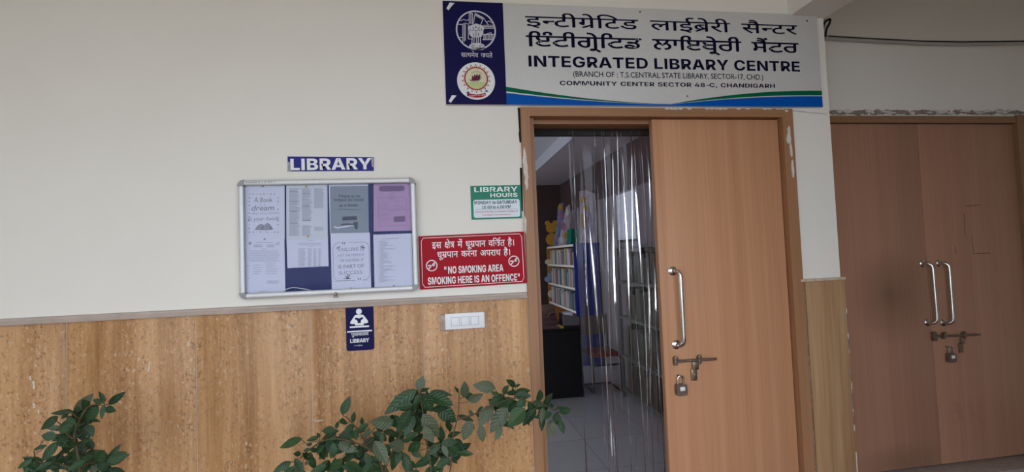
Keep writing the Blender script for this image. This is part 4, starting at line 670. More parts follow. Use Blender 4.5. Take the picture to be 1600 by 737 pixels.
LY = 2.735                                             # front of the closed leaf
lx0 = P(1024.2, 300, LY).x
def handle(b, x0, z0, x1, z1, y, off=.055, r=.0115):
    """bent steel pull: two flanges, bar swung a little to the right"""
    for (x, z) in ((x0, z0), (x1, z1)):
        b.lathe([(.0, 0), (.027, 0), (.027, .004), (.021, .008), (.015, .012), (.0, .013)], (x, y, z), 'y', 20)
    dx = .018
    pts = [(x0, y, z0), (x0 + .004, y - off * .55, z0 + .002)]
    for i in range(1, 6):
        t = i / 6 * math.pi / 2
        pts.append((x0 + .004 + dx * math.sin(t), y - off * (.55 + .45 * math.sin(t)), z0 - .035 * (1 - math.cos(t))))
    pts += [(x0 + .004 + dx, y - off, z0 - .06), (x1 + .004 + dx, y - off, z1 + .06)]
    for i in range(5, 0, -1):
        t = i / 6 * math.pi / 2
        pts.append((x1 + .004 + dx * math.sin(t), y - off * (.55 + .45 * math.sin(t)), z1 + .035 * (1 - math.cos(t))))
    pts += [(x1 + .004, y - off * .55, z1 - .002), (x1, y, z1)]
    b.tube(pts, r, 12)
def bolt(b, xa, za, xb, zb, y, xm):
    b.tube([(xa - .012, y - .018, za), (xb, y - .018, zb)], .0075, 10)
    for x in (xa, xm):
        z = za + (zb - za) * (x - xa) / (xb - xa)
        b.box(x - .009, x + .009, y - .03, y, z - .022, z + .022, 0, .004)
        b.lathe([(0, 0), (.012, 0), (.012, .012), (0, .014)], (x, y - .02, z + .02), 'y', 12)
def hasp(b, x, z, y, mi=0):
    b.box(x - .018, x + .02, y - .022, y - .012, z - .035, z + .012, mi, .003)
    b.box(x - .024, x + .012, y - .012, y, z - .10, z - .03, mi, .003)
    b.lathe([(0, 0), (.007, 0), (.007, .006), (0, .008)], (x - .006, y - .012, z - .065), 'y', 12, mi)
def padlock(name, label, top, y):
    t = thing(name, label, 'padlock', (top.x, y - .02, top.z - .115))
    x, z = top.x, top.z
    b = B()
    pts = [(x - .018, y - .02, z - .06)] + [(x + .018 * math.cos(a), y - .02, z - .022 + .02 * math.sin(a)) for a in [math.pi * (1 - i / 8) for i in range(9)]] + [(x + .018, y - .02, z - .06)]
    b.tube(pts, .0048, 10); b.done('shackle', 'steel', t)
    b = B().prism(rrect(x - .033, x + .033, z - .115, z - .05, .012, y - .034), (0, .028, 0)); b.box(x - .034, x + .034, y - .031, y - .009, z - .07, z - .062, 0, .002)
    b.done('lock_body', 'iron', t)
    B().box(x - .012, x + .018, y - .0355, y - .033, z - .086, z - .064, 0, .001).done('label_plate', 'plastic_white', t)
    return t
d1 = struct(B().box(lx0, FX2 + .006, LY, LY + .035, .005, FZ1 - .058, c=.0015).done('door_1', 'leaf'))
d1['label'] = 'closed tan wooden door leaf right of the clear plastic curtain'
B().box(lx0 - .004, lx0 - .0005, LY + .002, LY + .034, .005, FZ1 - .06).done('edge_strip', 'frame', d1)
hb = B(); a_, c2 = P(1050.5, 423, LY), P(1056.5, 538, LY); handle(hb, a_.x, a_.z, c2.x, c2.z, LY); hb.done('door_handle', 'steel', d1)
b = B(); a_, c2 = P(1053, 563.5, LY), P(1117, 559.5, LY); bolt(b, a_.x, a_.z, c2.x, c2.z, LY, P(1090, 560, LY).x); b.done('tower_bolt', 'iron', d1)
b = B(); a_ = P(1084, 567, LY); hasp(b, a_.x, a_.z, LY); b.done('hasp', 'brass', d1)
q = P(1059, 586, LY)
B().tube([(q.x, LY, q.z), (q.x, LY - .02, q.z), (q.x + .008, LY - .026, q.z - .006)], .005, 8).done('staple', 'iron', d1)
padlock('padlock', 'small steel padlock hanging below the bolt on the half closed doorway leaf', P(1060.5, 585, LY), LY)

# ---------------------------------------------------------------- recessed double door
RY = REC - .0
rz0 = .012
rx0, rxm = 2.66, P(1443, 300, RY).x
f2 = B()
f2.box(2.60, 2.66, RY - .02, RY + .1, rz0, rz1 + .0).box(rx1 + .004, rx1 + .075, RY - .014, RY + .1, rz0, rz1 + .065)
f2.box(2.60, rx1 + .004, RY - .010, RY + .1, rz1 + .004, rz1 + .055)
fr2 = struct(f2.done('trim_recess_doorframe', wood('shaded_frame_wood', (.24, .13, .065), (.31, .175, .09), 45, .45, 'x')))  # darker copy of the frame wood, recess shade put into its colour
random.seed(3)
pb = B(); pb2 = B()
for px in range(1299, 1600, 3):
    q = P(px, 175.5, RY - .012); white = random.random() < (.16 if px < 1470 else .3)
    blotch(pb if white else pb2, q.x, q.z + random.uniform(-.008, .010), random.uniform(.015, .06), random.uniform(.007, .017), RY - (.016 if white else .012), 9)
pb.done('plaster_patch', 'plaster', fr2); pb2.done('plaster_edge', 'plasterdirt', fr2)
d2 = struct(B().box(rx0, rxm - .003, RY + .015, RY + .05, rz0 + .006, rz1, c=.0015).done('door_2', wood('grimy_shaded_laminate', (.35, .175, .105), (.43, .225, .14), 90, .42, smudge=[(P(1392, 462, 3.11).x, 0, P(1392, 462, 3.11).z, .36, .36, .6), (rx0 + .6, 0, .06, .5, .16, .45)])))  # base colour darkened for the recess shade; the smudges are grime
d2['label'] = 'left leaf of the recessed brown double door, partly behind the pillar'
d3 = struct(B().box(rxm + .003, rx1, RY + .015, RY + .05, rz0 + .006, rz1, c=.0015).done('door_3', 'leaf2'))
d3['label'] = 'right leaf of the recessed brown double door with bolt and padlock'
struct(B().box(2.60, rx1 + .07, RY + .052, RY + .1, 0, rz1 + .06).done('trim_door_backing', 'darkgap'))
DY = RY + .015
hb = B(); a_, c2 = P(1441.5, 411.5, DY), P(1449, 503.5, DY); handle(hb, a_.x, a_.z, c2.x, c2.z, DY); hb.done('door_handle', 'steel', d2)
hb = B(); a_, c2 = P(1467, 411, DY), P(1474, 503.5, DY); handle(hb, a_.x, a_.z, c2.x, c2.z, DY); hb.done('door_handle', 'steel', d3)
b = B(); a_, c2 = P(1471, 524, DY), P(1527, 522, DY); bolt(b, a_.x, a_.z, c2.x, c2.z, DY, P(1502, 523, DY).x); b.done('tower_bolt', 'iron', d3)
b = B(); a_ = P(1500, 529, DY); hasp(b, a_.x, a_.z, DY); b.done('hasp', 'brass', d3)
b = B(); q = P(1456.5, 524, DY); b.box(q.x - .015, q.x + .012, DY - .03, DY, q.z - .035, q.z + .03, 0, .004).tube([(q.x, DY - .02, q.z), (q.x + .05, DY - .02, q.z - .004)], .007); b.done('bolt_keeper', 'iron', d2)
q = P(1477, 541, DY)
B().tube([(q.x, DY, q.z), (q.x, DY - .02, q.z), (q.x + .01, DY - .026, q.z - .006)], .005, 8).done('staple', 'iron', d3)
padlock('padlock', 'small steel padlock hanging on the recessed double door', P(1480.5, 540, DY), DY)
# outlines of a peeled-off notice on the right leaf
g = B()
for l in (((1509, 322), (1532, 320)), ((1506, 334), (1508, 368)), ((1518, 370), (1521, 396), (1547, 395)), ((1493, 385), (1494, 396))):
    g.stroke([P(x, y, DY - .0006) for x, y in l], .004)
g.done('glue_mark', 'maroonwall', d3)

# ---------------------------------------------------------------- conduit in the recess
t = thing('electrical_conduit', 'thin grey conduit sagging along the wall above the recessed double door', 'conduit', P(1440, 66, REC - .02))
pts = [P(x, y, REC - .02) for x, y in ((1290, 60), (1340, 63), (1400, 66), (1440, 68), (1500, 69), (1560, 68.5), (1640, 67), (1760, 62))]
B().tube(pts, .013, 10).done('pipe', 'cable', t)
B().tube([p + Vector((0, -.004, .017)) for p in pts], .0045, 6).done('black_wire', 'rubber', t)
t = thing('flexible_conduit', 'dark corrugated flexible conduit curling over the pillar corner above the recess', 'conduit', P(1300, 45, REC - .05))
def spline(pts, n=8):
    pts = [Vector(p) for p in pts]; out = []
    for i in range(len(pts) - 1):
        p0, p1, p2, p3 = pts[max(i - 1, 0)], pts[i], pts[i + 1], pts[min(i + 2, len(pts) - 1)]
        for k in range(n):
            u = k / n; out.append(.5 * ((2 * p1) + (p2 - p0) * u + (2 * p0 - 5 * p1 + 4 * p2 - p3) * u * u + (3 * p1 - p0 - 3 * p2 + p3) * u ** 3))
    return out + [pts[-1]]
for nm, l in (('corrugated_tube', ((1286.8, 57), (1286.4, 46), (1287.6, 37), (1291, 32.5), (1297, 29.8))), ('corrugated_tube', ((1297.6, 30), (1296, 37), (1292, 44), (1290.4, 51), (1290, 58)))):
    sp = spline([P(x, y, REC - .06 + .03 * (i / 8)) for i, (x, y) in enumerate(l)], 10)
    B().tube(sp, [.0085 if k % 2 else .006 for k in range(len(sp))], 8).done(nm, 'rubber', t)
q = P(1290, 60, REC - .02)
B().lathe([(0, -.045), (.018, -.045), (.018, .02), (0, .02)], (q.x - .01, q.y, q.z), 'y', 14).done('coupling', 'cable', t)
tag(B().tube([P(x, y, 2.712) for x, y in ((1231, 171.5), (1245, 172.5), (1262, 175), (1280, 176.5), (1294, 178.5))], .003, 6).done('bell_wire', 'wire', origin=P(1262, 175, 2.712)), 'thin white wire crossing the white pillar below the large sign', 'wire')

# ================================================================== signs on the front wall
def quad(b, c, y, th, mi=0):
    pts = [P(x, yy, y) for x, yy in c]; return b.prism(pts, (0, th, 0), mi)
def qpt(c, u, v, y):           # point inside a four-cornered sign: u from left, v from top
    tl, tr, br, bl = [P(a[0], a[1], y) for a in c]
    return (tl * (1 - u) + tr * u) * (1 - v) + (bl * (1 - u) + br * u) * v

# ---- the large board over the door
sx0, sx1, sz1, sz0 = P(694, 85).x, P(1277.5, 100).x, P(985, 15).z, P(985, 166.8).z
SY = 2.700
sign = thing('sign_board', 'long white and navy library sign board above the doorway', 'sign', ((sx0 + sx1) / 2, 2.71, sz0))
B().box(sx0, sx1, SY, WALL - .001, sz0, sz1, c=.0015).done('panel', 'signwhite', sign)
Y1, Y2, Y3, Y4 = SY - .0008, SY - .0014, SY - .002, SY - .0026
nx = P(788.7, 85, Y1).x
B().flat([(sx0 + .001, Y1, sz0 + .001), (nx, Y1, sz0 + .001), (nx, Y1, sz1 - .001), (sx0 + .001, Y1, sz1 - .001)]).done('navy_field', 'navy', sign)
def swoosh(b, yl, yr, ylow, y, top):
    pts = []
    xm = P(1049, 163, y).x
    zl, zr = P(790, yl, y).z, P(1278, yr, y).z; zm = P(1049, ylow, y).z
    for i in range(13):
        u = i / 12; pts.append((nx + (xm - nx) * u, y, zm + (zl - zm) * (1 - u) ** 1.75))
    for i in range(1, 13):
        u = i / 12; pts.append((xm + (sx1 - .001 - xm) * u, y, zm + (zr - zm) * (1 - (1 - u) ** 2.0)))
    return pts
bb = B(); top = swoosh(bb, 145, 150.2, 163.2, Y1, 0)
for a, c in zip(top, top[1:]): bb.flat([a, c, (c[0], Y1, sz0 + .001), (a[0], Y1, sz0 + .001)])
bb.done('blue_wave', 'blue', sign)
gb = B(); t1 = swoosh(gb, 135.3, 141.5, 162.4, Y1, 0); t2 = swoosh(gb, 142.6, 148.6, 162.9, Y1, 0)
for i in range(len(t1) - 1): gb.flat([t1[i], t1[i + 1], t2[i + 1], t2[i]])
gb.done('green_wave', 'green', sign)
def line(fn, name='lettering', m='ink', par=sign):
    b = B(); fn(b); return b.done(name, m, par)
line(lambda b: indic(b, 'D1', (820.5, 31.8), (1245.6, 44.2), 25, Y1, 9))
line(lambda b: indic(b, 'G1', (821.8, 65), (1248, 74), 31.5, Y1, 16))
line(lambda b: bold(b, 'INTEGRATED LIBRARY CENTRE', (825.7, 95.5), (1249.7, 103.8), 17.6, Y1))
line(lambda b: latin(b, '(BRANCH OF : T.S.CENTRAL STATE LIBRARY, SECTOR-17, CHD.)', (895.6, 116.3), (1192.7, 122), 11.5, Y1, .008))
line(lambda b: bold(b, 'COMMUNITY CENTER SECTOR 48-C, CHANDIGARH', (874.7, 130.2), (1210.8, 135.3), 8.6, Y1, gap=330))
line(lambda b: indic(b, 'D4', (720.5, 84.3), (769.5, 85.6), 9.5, Y2, 6), m='emblemgrey')
# round state emblem: ring, skyline and lion capital
C1 = crop(700, 10, 8.67)
def E1(x, y, yy=Y2):
    p = P(*C1(x, y), yy); return p
em = B(); ce = E1(379, 322); R1 = abs(E1(641, 322).x - ce.x)
em.ring(ce, R1 * .955, R1 * 1.03)
w1 = R1 * .035
for l in ([(165, 192), (215, 176), (245, 190), (287, 178)], [(288, 240), (288, 96), (310, 88), (332, 96), (332, 240)], [(310, 96), (310, 235)], [(345, 228), (368, 92), (480, 155), (442, 250)], [(480, 155), (545, 250)], [(375, 108), (470, 160)], [(372, 122), (462, 172)],
          [(525, 213), (562, 198), (602, 226)], [(480, 256), (624, 256)], [(480, 275), (632, 275)], [(500, 295), (636, 295)], [(200, 480), (200, 240), (235, 226), (272, 240)], [(220, 475), (220, 245)], [(236, 460), (236, 245)], [(135, 240), (192, 246)],
          [(275, 250), (275, 440), (318, 440)], [(150, 420), (202, 420)], [(485, 388), (580, 354), (592, 378)], [(480, 379), (634, 379)], [(468, 450), (600, 450)]):
    em.stroke([E1(*q) for q in l], w1)
for x in range(485, 606, 20): em.stroke([E1(x, 385), E1(x, 448)], w1)
em.flat([E1(*q) for q in ((265, 290), (300, 258), (345, 244), (380, 230), (422, 246), (470, 258), (496, 290), (478, 330), (478, 372), (452, 412), (384, 422), (312, 408), (284, 372), (288, 330))])
for a, c in ((330, 322), (356, 350), (386, 386), (414, 410), (440, 440)): em.stroke([E1(a, 405), E1((a + c) / 2, 460), E1(c, 505)], w1 * 1.2)
em.flat([E1(*q) for q in ((284, 542), (300, 512), (340, 496), (432, 496), (482, 514), (502, 546), (472, 590), (320, 590))])
em.done('round_emblem', 'emblemgrey', sign)
ed = B()
for l in ([(330, 280), (350, 300), (335, 330)], [(380, 262), (366, 290), (392, 290)], [(430, 276), (412, 300), (430, 332)], [(300, 300), (310, 330)], [(455, 300), (450, 335)], [(360, 320), (380, 335), (402, 320)], [(345, 360), (350, 400)], [(380, 350), (380, 410)], [(415, 360), (410, 400)],
          [(310, 540), (345, 520)], [(330, 560), (360, 530)], [(420, 530), (450, 560)], [(440, 520), (478, 540)], [(360, 560), (430, 560)]):
    ed.stroke([E1(*q, Y3) for q in l], w1 * .8)
ed.done('emblem_lines', 'navy', sign)
# round city emblem
C2 = crop(700, 90, 9.21)
def E2(x, y, yy=Y2): return P(*C2(x, y), yy)
cc = E2(405, 336); R2 = abs(E2(676, 336).x - cc.x)
seal = B().disc(cc, R2).done('round_seal', 'white', sign)
c3 = E2(405, 300, Y3); r3 = R2 * .60
s_ = B(); s_.ring(c3, r3 * .93, r3 * 1.05)
for i in range(18):
    a = 2 * math.pi * i / 18 + math.pi / 2
    d, n_ = Vector((math.cos(a), 0, math.sin(a))), Vector((-math.sin(a), 0, math.cos(a)))
    s_.stroke([c3 + d * r3 * 1.06 + n_ * r3 * .085, c3 + d * r3 * 1.28, c3 + d * r3 * 1.06 - n_ * r3 * .085], R2 * .028)
s_.done('sun_ring', 'redring', seal)
B().disc(c3 + Vector((0, .0003, 0)), r3 * .94).done('seal_centre', 'cream', seal)
gl = B(); pts = [c3 + Vector((math.cos(a), 0, math.sin(a))) * r3 * .92 for a in [math.radians(200 + 140 * i / 14) for i in range(15)]]
gl.flat(pts); gl.done('seal_ground', 'lime', seal)
ll = B()
ll.flat([E2(*q, Y4) for q in ((292, 318), (340, 318), (348, 250), (368, 278), (384, 235), (400, 265), (418, 225), (432, 262), (462, 232), (468, 300), (440, 330), (380, 336), (330, 334))])
ll.stroke([E2(*q, Y4) for q in ((336, 215), (360, 222), (372, 205), (400, 205), (420, 196), (440, 210), (474, 215), (480, 300), (430, 348), (330, 350))], R2 * .015)
ll.done('seal_flower', 'maroon', seal)
rb = B(); pts = [(272, 505), (330, 520), (400, 528), (470, 524), (540, 500)]
for a, c in zip(pts, pts[1:]): rb.flat([E2(a[0], a[1], Y4), E2(c[0], c[1], Y4), E2(c[0] + 4, c[1] + 48, Y4), E2(a[0] + 4, a[1] + 48, Y4)])
rb.done('seal_ribbon', 'red', seal)
re = B()
re.flat([E2(*q, Y4) for q in ((262, 500), (290, 485), (315, 505), (285, 520))]); re.flat([E2(*q, Y4) for q in ((530, 480), (556, 465), (584, 485), (548, 498))])
re.done('ribbon_end', 'blue', seal)
line(lambda b: latin(b, 'LIGHT IS LIFE', C2(305, 548), C2(535, 536), 2.6, Y4 - .0005, .01, level=False), m='white', par=seal)
for px, py, k in ((704.5, 10.5, 1), (708, 155, 1)):
    b = B(); q = P(px, py, SY)
    b.prism([(q.x - .025, SY - .004, q.z - .012), (q.x - .006, SY - .004, q.z + .022), (q.x + .02, SY - .004, q.z + .02), (q.x + .004, SY - .004, q.z + .002), (q.x - .014, SY - .004, q.z - .022)], (0, .004, 0))
    b.done('tape_tab', 'plastic_white', sign)
b = B()
for px, py in ((1000, 18.5), (1261, 32.5), (1074, 150)): b.lathe([(0, 0), (.006, 0), (.005, .003), (0, .004)], P(px, py, SY), 'y', 12)
b.done('screw', 'iron', sign)

# ---- blue LIBRARY strip
st = thing('name_strip', 'small blue strip reading LIBRARY above the notice board', 'sign', P(516, 267, 2.716))
quad(B(), ((449.2, 244.3), (584, 245.3), (584, 266.8), (449.2, 267.5)), 2.716, .0035).done('strip', 'stripblue', st)
line(lambda b: bold(b, 'LIBRARY', (453.6, 256.2), (580.5, 256.2), 18, 2.7152, 8), m='white', par=st)
b = B()
for c in (((449, 252), (453, 253), (455, 267.5), (449, 267.8)), ((579.5, 246), (584.3, 246), (584.3, 262), (581, 260))): quad(b, c, 2.7146, .0008)
b.done('adhesive_tape', 'clearbox', st)

# ---- green hours sign
HC = ((734.9, 290.3), (813.4, 288.8), (815.6, 340.6), (736.9, 342.8))
hs = thing('hours_sign', 'green and white LIBRARY HOURS sign left of the door frame', 'sign', P(776, 342, 2.714))
quad(B(), HC, 2.714, .0055).done('plate', 'teal', hs)
H = crop(730, 285, 12.29)
tl, br = qpt(HC, .045, .42, 2.7132), qpt(HC, .965, .955, 2.7132)
B().flat(rrect(tl.x, br.x, br.z, tl.z, .012, 2.7132)).done('text_box', 'hourbox', hs)
line(lambda b: bold(b, 'LIBRARY', H(135, 138), H(968, 124), 7.6, 2.7132), m='white', par=hs)
line(lambda b: bold(b, 'HOURS', H(443, 243), H(965, 234), 6.6, 2.7132), m='white', par=hs)
line(lambda b: bold(b, 'MONDAY to SATURDAY', H(138, 388), H(960, 371), 5.2, 2.7126), m='tealink', par=hs)
line(lambda b: bold(b, '10.00 to 6.00 PM', H(282, 476), H(835, 464), 4.8, 2.7126), m='tealink', par=hs)
B().stroke([P(*H(170, 519), 2.7126), P(*H(970, 507), 2.7126)], .0012).done('rule', 'tealink', hs)
line(lambda b: latin(b, '(Closed on Sundays & Gazetted Holidays of', H(150, 566), H(972, 551), 3.6, 2.7126, .004), m='redink', par=hs)
line(lambda b: latin(b, 'Chandigarh Administration.)', H(290, 624), H(835, 614), 3.6, 2.7126, .004), m='redink', par=hs)

# ---- red no-smoking sign
NC = ((653.8, 369), (818.4, 361.6), (822.9, 442), (656.5, 452.3))
ns = thing('no_smoking_sign', 'red metal no smoking sign right of the notice board', 'sign', P(738, 447, 2.708))
quad(B(), NC, 2.708, .0115).done('plate', 'red', ns)
Y5 = 2.7073
b = B()
e = .024; k = .018
ring_ = [(e + k, e * 1.6), (1 - e - k, e * 1.6), (1 - e - k * .4, .045 + .035), (1 - e, .045 + .05), (1 - e, .95 - .05), (1 - e - k * .4, .95 - .035), (1 - e - k, 1 - e * 1.6), (e + k, 1 - e * 1.6), (e + k * .4, .95 - .035), (e, .95 - .05), (e, .045 + .05), (e + k * .4, .045 + .035), (e + k, e * 1.6)]
b.stroke([qpt(NC, u, v, Y5) for u, v in ring_], .0028)
b.done('border_line', 'white', ns)
NS = crop(640, 270, 2.95)
line(lambda b: indic(b, 'D2', NS(103, 333), NS(481, 321), 17.5, Y5, 10), m='white', par=ns)
line(lambda b: indic(b, 'D3', NS(128, 378), NS(463, 364), 17, Y5, 10), m='white', par=ns)
line(lambda b: bold(b, '"NO SMOKING AREA', NS(160, 446), NS(432, 439), 11.5, Y5), m='white', par=ns)
line(lambda b: bold(b, 'SMOKING HERE IS AN OFFENCE"', NS(84, 498), NS(508, 480), 11.5, Y5), m='white', par=ns)
for cx, cy in ((102, 427), (481, 406.5)):
    b = B(); q = P(*NS(cx, cy), Y5); r = .031
    b.ring(q, r * .84, r)
    b.stroke([q + Vector((-.62 * r, 0, -.62 * r)), q + Vector((.62 * r, 0, .62 * r))], r * .2)
    b.stroke([q + Vector((-.6 * r, 0, .02 * r)), q + Vector((.45 * r, 0, .02 * r))], r * .22)
    b.stroke([q + Vector((.5 * r, 0, .1 * r)), q + Vector((.62 * r, 0, .35 * r)), q + Vector((.48 * r, 0, .5 * r))], r * .07)
    b.done('no_smoking_symbol', 'white', ns)

# ---- navy pictogram sign under the cap
PC = crop(535, 475, 9.82)
ps = thing('pictogram_sign', 'navy library pictogram sign of a reader on the brown marble', 'sign', P(563, 545, 2.70))
p0, p1 = P(*PC(47, 40), 2.70), P(*PC(490, 675), 2.70)
B().prism(rrect(p0.x, p1.x, p1.z - .006, p0.z + .006, .012, 2.699), (0, .006, 0)).done('plate', 'navy', ps)
y = 2.6982
def Q(x, yy, dy=0): return P(*PC(x, yy), y - dy)
b = B(); b.disc(Q(253, 112), abs(Q(298, 112).x - Q(253, 112).x))
b.flat([Q(*q) for q in ((200, 165), (250, 160), (310, 160), (335, 180), (392, 255), (395, 278), (375, 290), (330, 295), (325, 320), (195, 326), (188, 302), (150, 306), (122, 298), (120, 278), (180, 185))])
b.done('reader_figure', 'white', ps)
b = B(); b.flat([Q(*q, .0006) for q in ((192, 207), (225, 207), (256, 220), (288, 202), (318, 198), (315, 228), (296, 234), (284, 250), (282, 288), (235, 291), (230, 258), (218, 240), (196, 238))]); b.done('open_book', 'navy', ps)
b = B(); b.stroke([Q(122, 354), Q(402, 336)], .0085); b.stroke([Q(80, 425), Q(448, 403)], .0075); b.done('rule', 'white', ps)
line(lambda b: indic(b, 'D5', PC(136, 478), PC(402, 461), 6.6, y, 10), m='white', par=ps)
line(lambda b: bold(b, 'LIBRARY', PC(120, 567), PC(410, 547), 6.2, y, 12), m='white', par=ps)
b = B()
random.seed(2)
for i in range(14):
    for j in range(3):
        if random.random() < .55: b.disc(Q(180 + i * 11.5, 628 + j * 7 - i * .5), .0013, 0, 8)
b.done('braille_dots', 'emblemgrey', ps)

# ---- light switches
sw = thing('switch_plate', 'white wall switch plate with three rockers on the brown marble', 'switch', P(726, 513, 2.70))
w0, w1, wz1, wz0 = P(695.3, 500, 2.69).x, P(757.3, 500, 2.69).x, P(726, 488.5, 2.69).z, P(726, 513.5, 2.69).z
B().box(w0, w1, 2.688, 2.706, wz0, wz1, c=.003).done('plate', 'plastic_white', sw)
for i in range(3):
    a = w0 + (w1 - w0) * (.155 + i * .245)
    B().box(a, a + (w1 - w0) * .2, 2.683, 2.690, wz0 + (wz1 - wz0) * .23, wz1 - (wz1 - wz0) * .25, c=.002).done('rocker', 'plastic_white', sw)
    B().box(a - .0015, a + (w1 - w0) * .2 + .0015, 2.6872, 2.6885, wz0 + (wz1 - wz0) * .23 - .0015, wz1 - (wz1 - wz0) * .25 + .0015).done('rocker_rim', 'faint', sw)
B().box(w0 - .026, w0 + .001, 2.69, 2.706, wz0 - .004, wz1 - .004, c=.002).done('side_cover', 'clearbox', sw)

# ================================================================== notice board
BY = 2.668
bx0, bx1, bz1, bz0 = P(372.3, 370, BY).x, P(651, 365, BY).x, P(510, 279.3, BY).z, P(510, 460.5, BY).z
nb = thing('notice_board', 'aluminium framed notice board with blue backing and clear cover', 'notice board', ((bx0 + bx1) / 2, 2.70, bz0))
fw = .026
B().box(bx0 + .01, bx1 - .01, 2.704, WALL - .0005, bz0 + .01, bz1 - .01).done('felt_backing', 'felt', nb)
for (a, c, z0_, z1_) in ((bx0 + .02, bx1 - .02, bz1 - fw, bz1), (bx0 + .02, bx1 - .02, bz0, bz0 + fw), (bx0, bx0 + fw * .95, bz0 + .02, bz1 - .02), (bx1 - fw * .95, bx1, bz0 + .02, bz1 - .02)):
    b = B()
    if c - a > .1: b.prism([(a, BY + .004, z0_), (a, BY, z0_ + .006), (a, BY, z1_ - .006), (a, BY + .004, z1_), (a, WALL - .001, z1_), (a, WALL - .001, z0_)], (c - a, 0, 0))
    else: b.prism([(a, BY + .004, z0_), (a + .006, BY, z0_), (c - .006, BY, z0_), (c, BY + .004, z0_), (c, WALL - .001, z0_), (a, WALL - .001, z0_)], (0, 0, z1_ - z0_))
    b.done('frame_rail', 'chrome', nb)
def corner(cx, cz, a0):
    b = B(); o = arc(cx, cz, .034, a0, a0 + 90, 8, BY - .002); i_ = arc(cx, cz, .005, a0 + 90, a0, 4, BY - .002)
    b.prism(o + i_, (0, WALL - BY, 0)); b.done('corner_cap', 'plastic_grey', nb)
m = .032
corner(bx0 + m, bz1 - m, 90); corner(bx1 - m, bz1 - m, 0); corner(bx0 + m, bz0 + m, 180); corner(bx1 - m, bz0 + m, 270)
B().box(bx0 + fw * .8, bx1 - fw * .8, 2.680, 2.683, bz0 + fw * .8, bz1 - fw * .8).done('clear_cover', 'glass', nb)
b = B(); q = P(524.5, 461, BY); b.lathe([(0, 0), (.009, 0), (.009, .008), (.006, .012), (0, .013)], (q.x, BY, q.z + .006), 'y', 14); b.box(q.x - .011, q.x + .012, BY - .006, BY + .004, q.z - .012, q.z - .002, 0, .002); b.done('lock', 'iron', nb)
b = B()
random.seed(9)
x = P(384, 285, BY).x
while x < P(430, 285, BY).x:
    d = random.uniform(.004, .009); b.flat([(x, BY - .0005, bz1 - .016), (x + d, BY - .0005, bz1 - .016), (x + d, BY - .0005, bz1 - .009), (x, BY - .0005, bz1 - .009)]); x += d + random.choice((.0025, .003, .008))
b.done('maker_mark', 'plastic_grey', nb)
tag(B().tube(spline([P(px, py, 2.6905) for px, py in ((400, 459.5), (406, 455), (414, 454), (426, 457.5), (436, 458), (444, 453.5), (452, 450), (460, 449), (470, 450.5), (480, 452), (490, 455), (497, 457.5))], 5), .0022, 6).done('white_cord', 'wire', origin=P(450, 457, 2.6905)), 'thin white cord looping along the bottom inside the notice board', 'cord')
tag(B().tube(spline([P(px, py, 2.6905) for px, py in ((629, 449.5), (634, 447.5), (639, 446), (645, 446.3))], 5), .0022, 6).done('white_cord', 'wire', origin=P(636, 448, 2.6905)), 'short white cord end in the lower right corner inside the notice board', 'cord')

CB = crop(360, 230, 2.947)
GRP = 'sheets pinned inside the notice board'
def sheet(name, label, c, y, m, cat='paper'):
    t = thing(name, label, cat, P(*CB((c[2][0] + c[3][0]) / 2, (c[2][1] + c[3][1]) / 2), y), GRP)
    quad(B(), [CB(*q) for q in c], y, .0012).done('page', m, t)
    return t
def bars(b, x0, x1, y0, y1, n, c, y, w=.0016, jit=.3, slope=0):
    w = max(w, min(.0026, abs(P(*c(x0, y0), y).z - P(*c(x0, y1), y).z) / max(1, n - 1) * .55)) if n > 1 else max(w, .0026)
    for i in range(n):
        yy = y0 + (y1 - y0) * i / max(1, n - 1); e = x1 - (x1 - x0) * random.random() * jit
        b.stroke([P(*c(x0, yy), y), P(*c(e, yy + slope * (e - x0)), y)], w)
def pin(t, x, y, yy):
    B().lathe([(0, 0), (.0045, 0), (.003, .004), (.0035, .007), (0, .008)], P(*CB(x, y), yy), 'y', 10).done('pin', 'iron', t)
random.seed(21)
yA, yB = 2.7022, 2.6995
# 1 handwritten quotation
t = sheet('quote_poster', 'white sheet reading A Book is a dream, top left in the notice board', ((60, 176), (249, 175), (250, 424), (56, 428)), yA, 'paper')
y = yA - .0006; K = crop(370, 270, 6.7)
b = B()
for x in range(136, 432, 37):
    b.disc(P(*K(x, 220), y), .0032 if x % 3 else .002, 0, 10); b.disc(P(*K(x, 620), y), .0034 if x % 2 else .002, 0, 10)
for i in range(1, 11):
    b.disc(P(*K(131, 220 + 40 * i), y), .0034 if i % 4 else .0015, 0, 10); b.disc(P(*K(431, 220 + 40 * i), y), .0034 if i % 3 else .0015, 0, 10)
b.done('dotted_border', 'pencil', t)
def l2(s, l, r, h, bold=0, slant=0, mm='pencil', tt=None, yy=None, space=1): 
    b = B(); latin(b, s, l, r, h, yy or y, bold, slant, space=space); b.done('lettering', mm, tt or t)
l2('A Book', K(182, 282), K(376, 282), 7.2, .004, .1)
l2('is a', K(240, 330), K(302, 330), 3, 0, .1, 'faint')
l2('dream', K(156, 366), K(392, 366), 8.6, .008, .25)
l2('that you hold', K(156, 424), K(412, 424), 6, 0, .2, 'faint')
l2('in your hands', K(120, 485), K(440, 485), 8, .0, .25)
b = B(); b.flat([P(*K(*q), y) for q in ((185, 595), (225, 545), (260, 535), (290, 548), (320, 520), (350, 540), (382, 592), (300, 600))]); b.done('book_drawing', 'pencil', t)
b = B()
for q in (((215, 585), (240, 552)), ((240, 588), (262, 548)), ((300, 590), (318, 535)), ((325, 590), (340, 545)), ((284, 592), (292, 552))): b.stroke([P(*K(*e), y - .0004) for e in q], .002)
b.done('drawing_lines', 'paper', t); pin(t, 150, 180, y)
